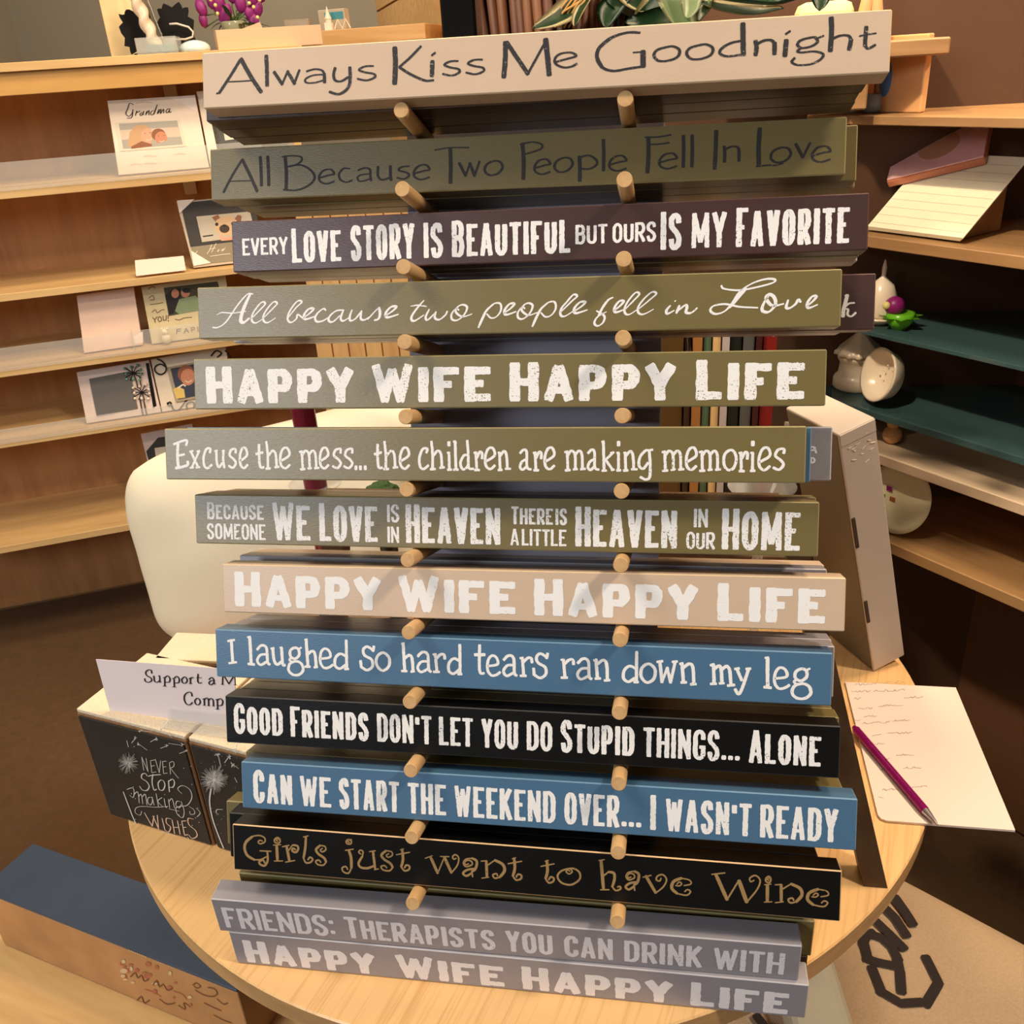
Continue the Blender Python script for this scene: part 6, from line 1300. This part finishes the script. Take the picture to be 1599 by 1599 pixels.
for sx in (-1, 1): link('hand', bm_mesh(tube_bm([(sx * .004, 0, 0), (sx * .008, 0, .03), (sx * .005, 0, .055), (sx * .001, 0, .08)], .008, 10, rr=[.007, .0085, .007, .003])), hd, (0, 0, 0), None, [mat('peach_wood', (232, 172, 118), rough=.5)], smooth=True)

# ------------------------------------------------------------------ below the table
zb = -.35
q0 = on_z(370, 1547, zb); qd = (on_z(200, 1480, zb) - q0); qd.z = 0; qd.normalize(); ang = math.atan2(-qd.y, -qd.x)
qn = Vector((qd.y, -qd.x, 0)); qn = qn if qn.y < 0 else -qn
sb = empty('slate_box', (q0.x, q0.y, zb - .105), (0, 0, ang), label='long box with slate blue lid and faded floral side, below the table', cat='box')
link('box_body', bm_mesh(box_bm((.42, .085, .100), .001, 1, loc=(-.21, .0425, .050))), sb, (0, 0, 0), None, [mat('floral_card', (196, 148, 100), rough=.6, var=.35, scale=14)])
link('lid', bm_mesh(box_bm((.4202, .0852, .0045), .001, 1, loc=(-.21, .0425, .1026))), sb, (0, 0, 0), None, [mat('slate_blue', (62, 76, 96), rough=.45, var=.15, scale=12)])
ff = Face(q0, qn); ink, fin = print_on(ff, sb, [mat('faded_rose', (186, 112, 84), rough=.6), mat('faded_brown', (120, 82, 56), rough=.6), mat('faded_cream', (226, 200, 160), rough=.6)], 'floral_print', .0006)
random.seed(12)
for k in range(26):
    x_ = random.uniform(190, 300); y_ = 1500 + (x_ - 200) * .38 + random.uniform(-8, 34); ink.poly(pxe(ff, x_, y_, random.uniform(2, 6), random.uniform(1.5, 4), 9), mi=0 if k % 3 else 2)
for st in ('205,1525 212,1519 216,1527 222,1523 226,1532 233,1529', '240,1538 246,1531 250,1541 256,1537 262,1546 270,1543', '302,1538 308,1535 314,1540 308,1543 304,1540', '306,1546 318,1553 332,1556 340,1552 336,1544 326,1542', '340,1560 350,1568 356,1566', '320,1566 332,1572 346,1578',
           '215,1562 222,1556 226,1566 234,1562', '280,1570 290,1576 288,1566 298,1572', '250,1560 262,1568 274,1566', '335,1585 348,1592 362,1597'): line(ink, ff, st, 2.2, 1)
for st in ('228,1545 240,1549 252,1556', '272,1548 285,1552 292,1560'): line(ink, ff, st, 2.0, 0)
for k in range(11): ink.poly(pxe(ff, 203 + k * 2.6, 1484 + k * 1.0, .8, 1.4, 6), mi=2)
fin()
lw = on_z(200, 1575, zb - .106)
link('low_shelf', bm_mesh(box_bm((1.0, .42, .03), .002, 1)), None, (q0.x - .38, q0.y - .04, zb - .106 - .0155), (0, 0, ang), [SHELFW], label='low pale wood shelf under the slate blue box at the bottom left', cat='shelf')
link('low_plinth', bm_mesh(box_bm((.70, .30, .75 + zb - .137), .002, 1)), None, (q0.x - .42, q0.y - .03, -.75 + (.75 + zb - .137) / 2), (0, 0, ang), [mat('plinth_brown', (92, 66, 40), rough=.7)], label='brown plinth carrying the low shelf at the bottom left', cat='plinth')
bc_ = on_z(372, 1550, -.42)
kb = empty('black_crate', (bc_.x + .19, bc_.y - .085, -.749), (0, 0, -.25), label='black crate under the front left edge of the table', cat='crate')
link('crate_body', bm_mesh(box_bm((.20, .13, .33), .003, 1, loc=(0, 0, .165))), kb, (0, 0, 0), None, [mat('crate_black', (12, 11, 11), rough=.5)])
link('latch', bm_mesh(tube_bm([(-.055, -.02, .3325), (-.05, .0, .3335)], .003, 8)), kb, (0, 0, 0), None, [mat('latch_silver', (200, 196, 180), rough=.3, metal=.7)])
# burlap cushion with black letters and its pale side
zc_ = -.30
BUR = mat('burlap', (196, 168, 134), rough=.9, var=.18, scale=420, bump=1.2, bscale=900); BLK_ = mat('stencil_black', (46, 36, 32), rough=.9, var=.15, scale=500)
cn_ = on_z(1330, 1600, zc_); bu = empty('burlap_cushion', (cn_.x + .10, cn_.y - .02, zc_ - .045), (0, 0, -.62), label='burlap cushion with large black letters below the right side of the table', cat='cushion')
bm = bmesh.new(); n = 26; g = {}
for side in (1, -1):
    for i in range(n + 1):
        for j_ in range(n + 1):
            u_, v_ = i / n * 2 - 1, j_ / n * 2 - 1
            if side < 0 and (i in (0, n) or j_ in (0, n)): g[(side, i, j_)] = g[(1, i, j_)]; continue
            g[(side, i, j_)] = bm.verts.new((u_ * .26, v_ * .20, side * .042 * max(0, (1 - abs(u_) ** 5) * (1 - abs(v_) ** 5)) ** .5))
for side in (1, -1):
    for i in range(n):
        for j_ in range(n):
            q = [g[(side, i, j_)], g[(side, i + 1, j_)], g[(side, i + 1, j_ + 1)], g[(side, i, j_ + 1)]]
            if side < 0: q.reverse()
            bm.faces.new(q)
link('cushion_body', bm_mesh(bm), bu, (0, 0, 0), None, [BUR], smooth=True)
fb_ = Face((cn_.x, cn_.y, zc_ - .0022), (0, 0, 1), (0, 1, 0)); ink, fin = print_on(fb_, bu, [BLK_], 'lettering', .0008)
for st in ('1348,1476 1352,1464 1364,1457', '1358,1459 1378,1466 1393,1480 1403,1500', '1400,1492 1406,1520 1408,1550', '1348,1468 1356,1499', '1352,1497 1372,1504 1400,1510', '1362,1512 1378,1552', '1374,1548 1408,1568 1440,1566', '1369,1440 1392,1462 1412,1482', '1384,1420 1398,1434 1416,1462', '1398,1402 1412,1422 1426,1444', '1182,1588 1196,1606 1226,1616', '1446,1496 1466,1536 1446,1570'): line(ink, fb_, st, 15, 0, smooth=False)
fin()
ps = on_z(1285, 1560, zc_ - .01)
link('pale_cushion', bm_mesh(box_bm((.06, .24, .05), .012, 3)), None, (ps.x - .018, ps.y + .0, zc_ + .012), (0, 0, .12), [mat('pale_linen', (206, 196, 168), rough=.8, var=.08, scale=30)], label='pale linen cushion edge beside the burlap cushion, below the table', cat='cushion')
link('cushion_crate', bm_mesh(box_bm((.34, .30, .75 + zc_ - .088), .004, 1)), None, (cn_.x + .16, cn_.y - .06, -.75 + (.75 + zc_ - .088) / 2), (0, 0, -.62), [mat('crate_brown', (70, 50, 34), rough=.8)], label='brown crate under the burlap cushion', cat='crate')
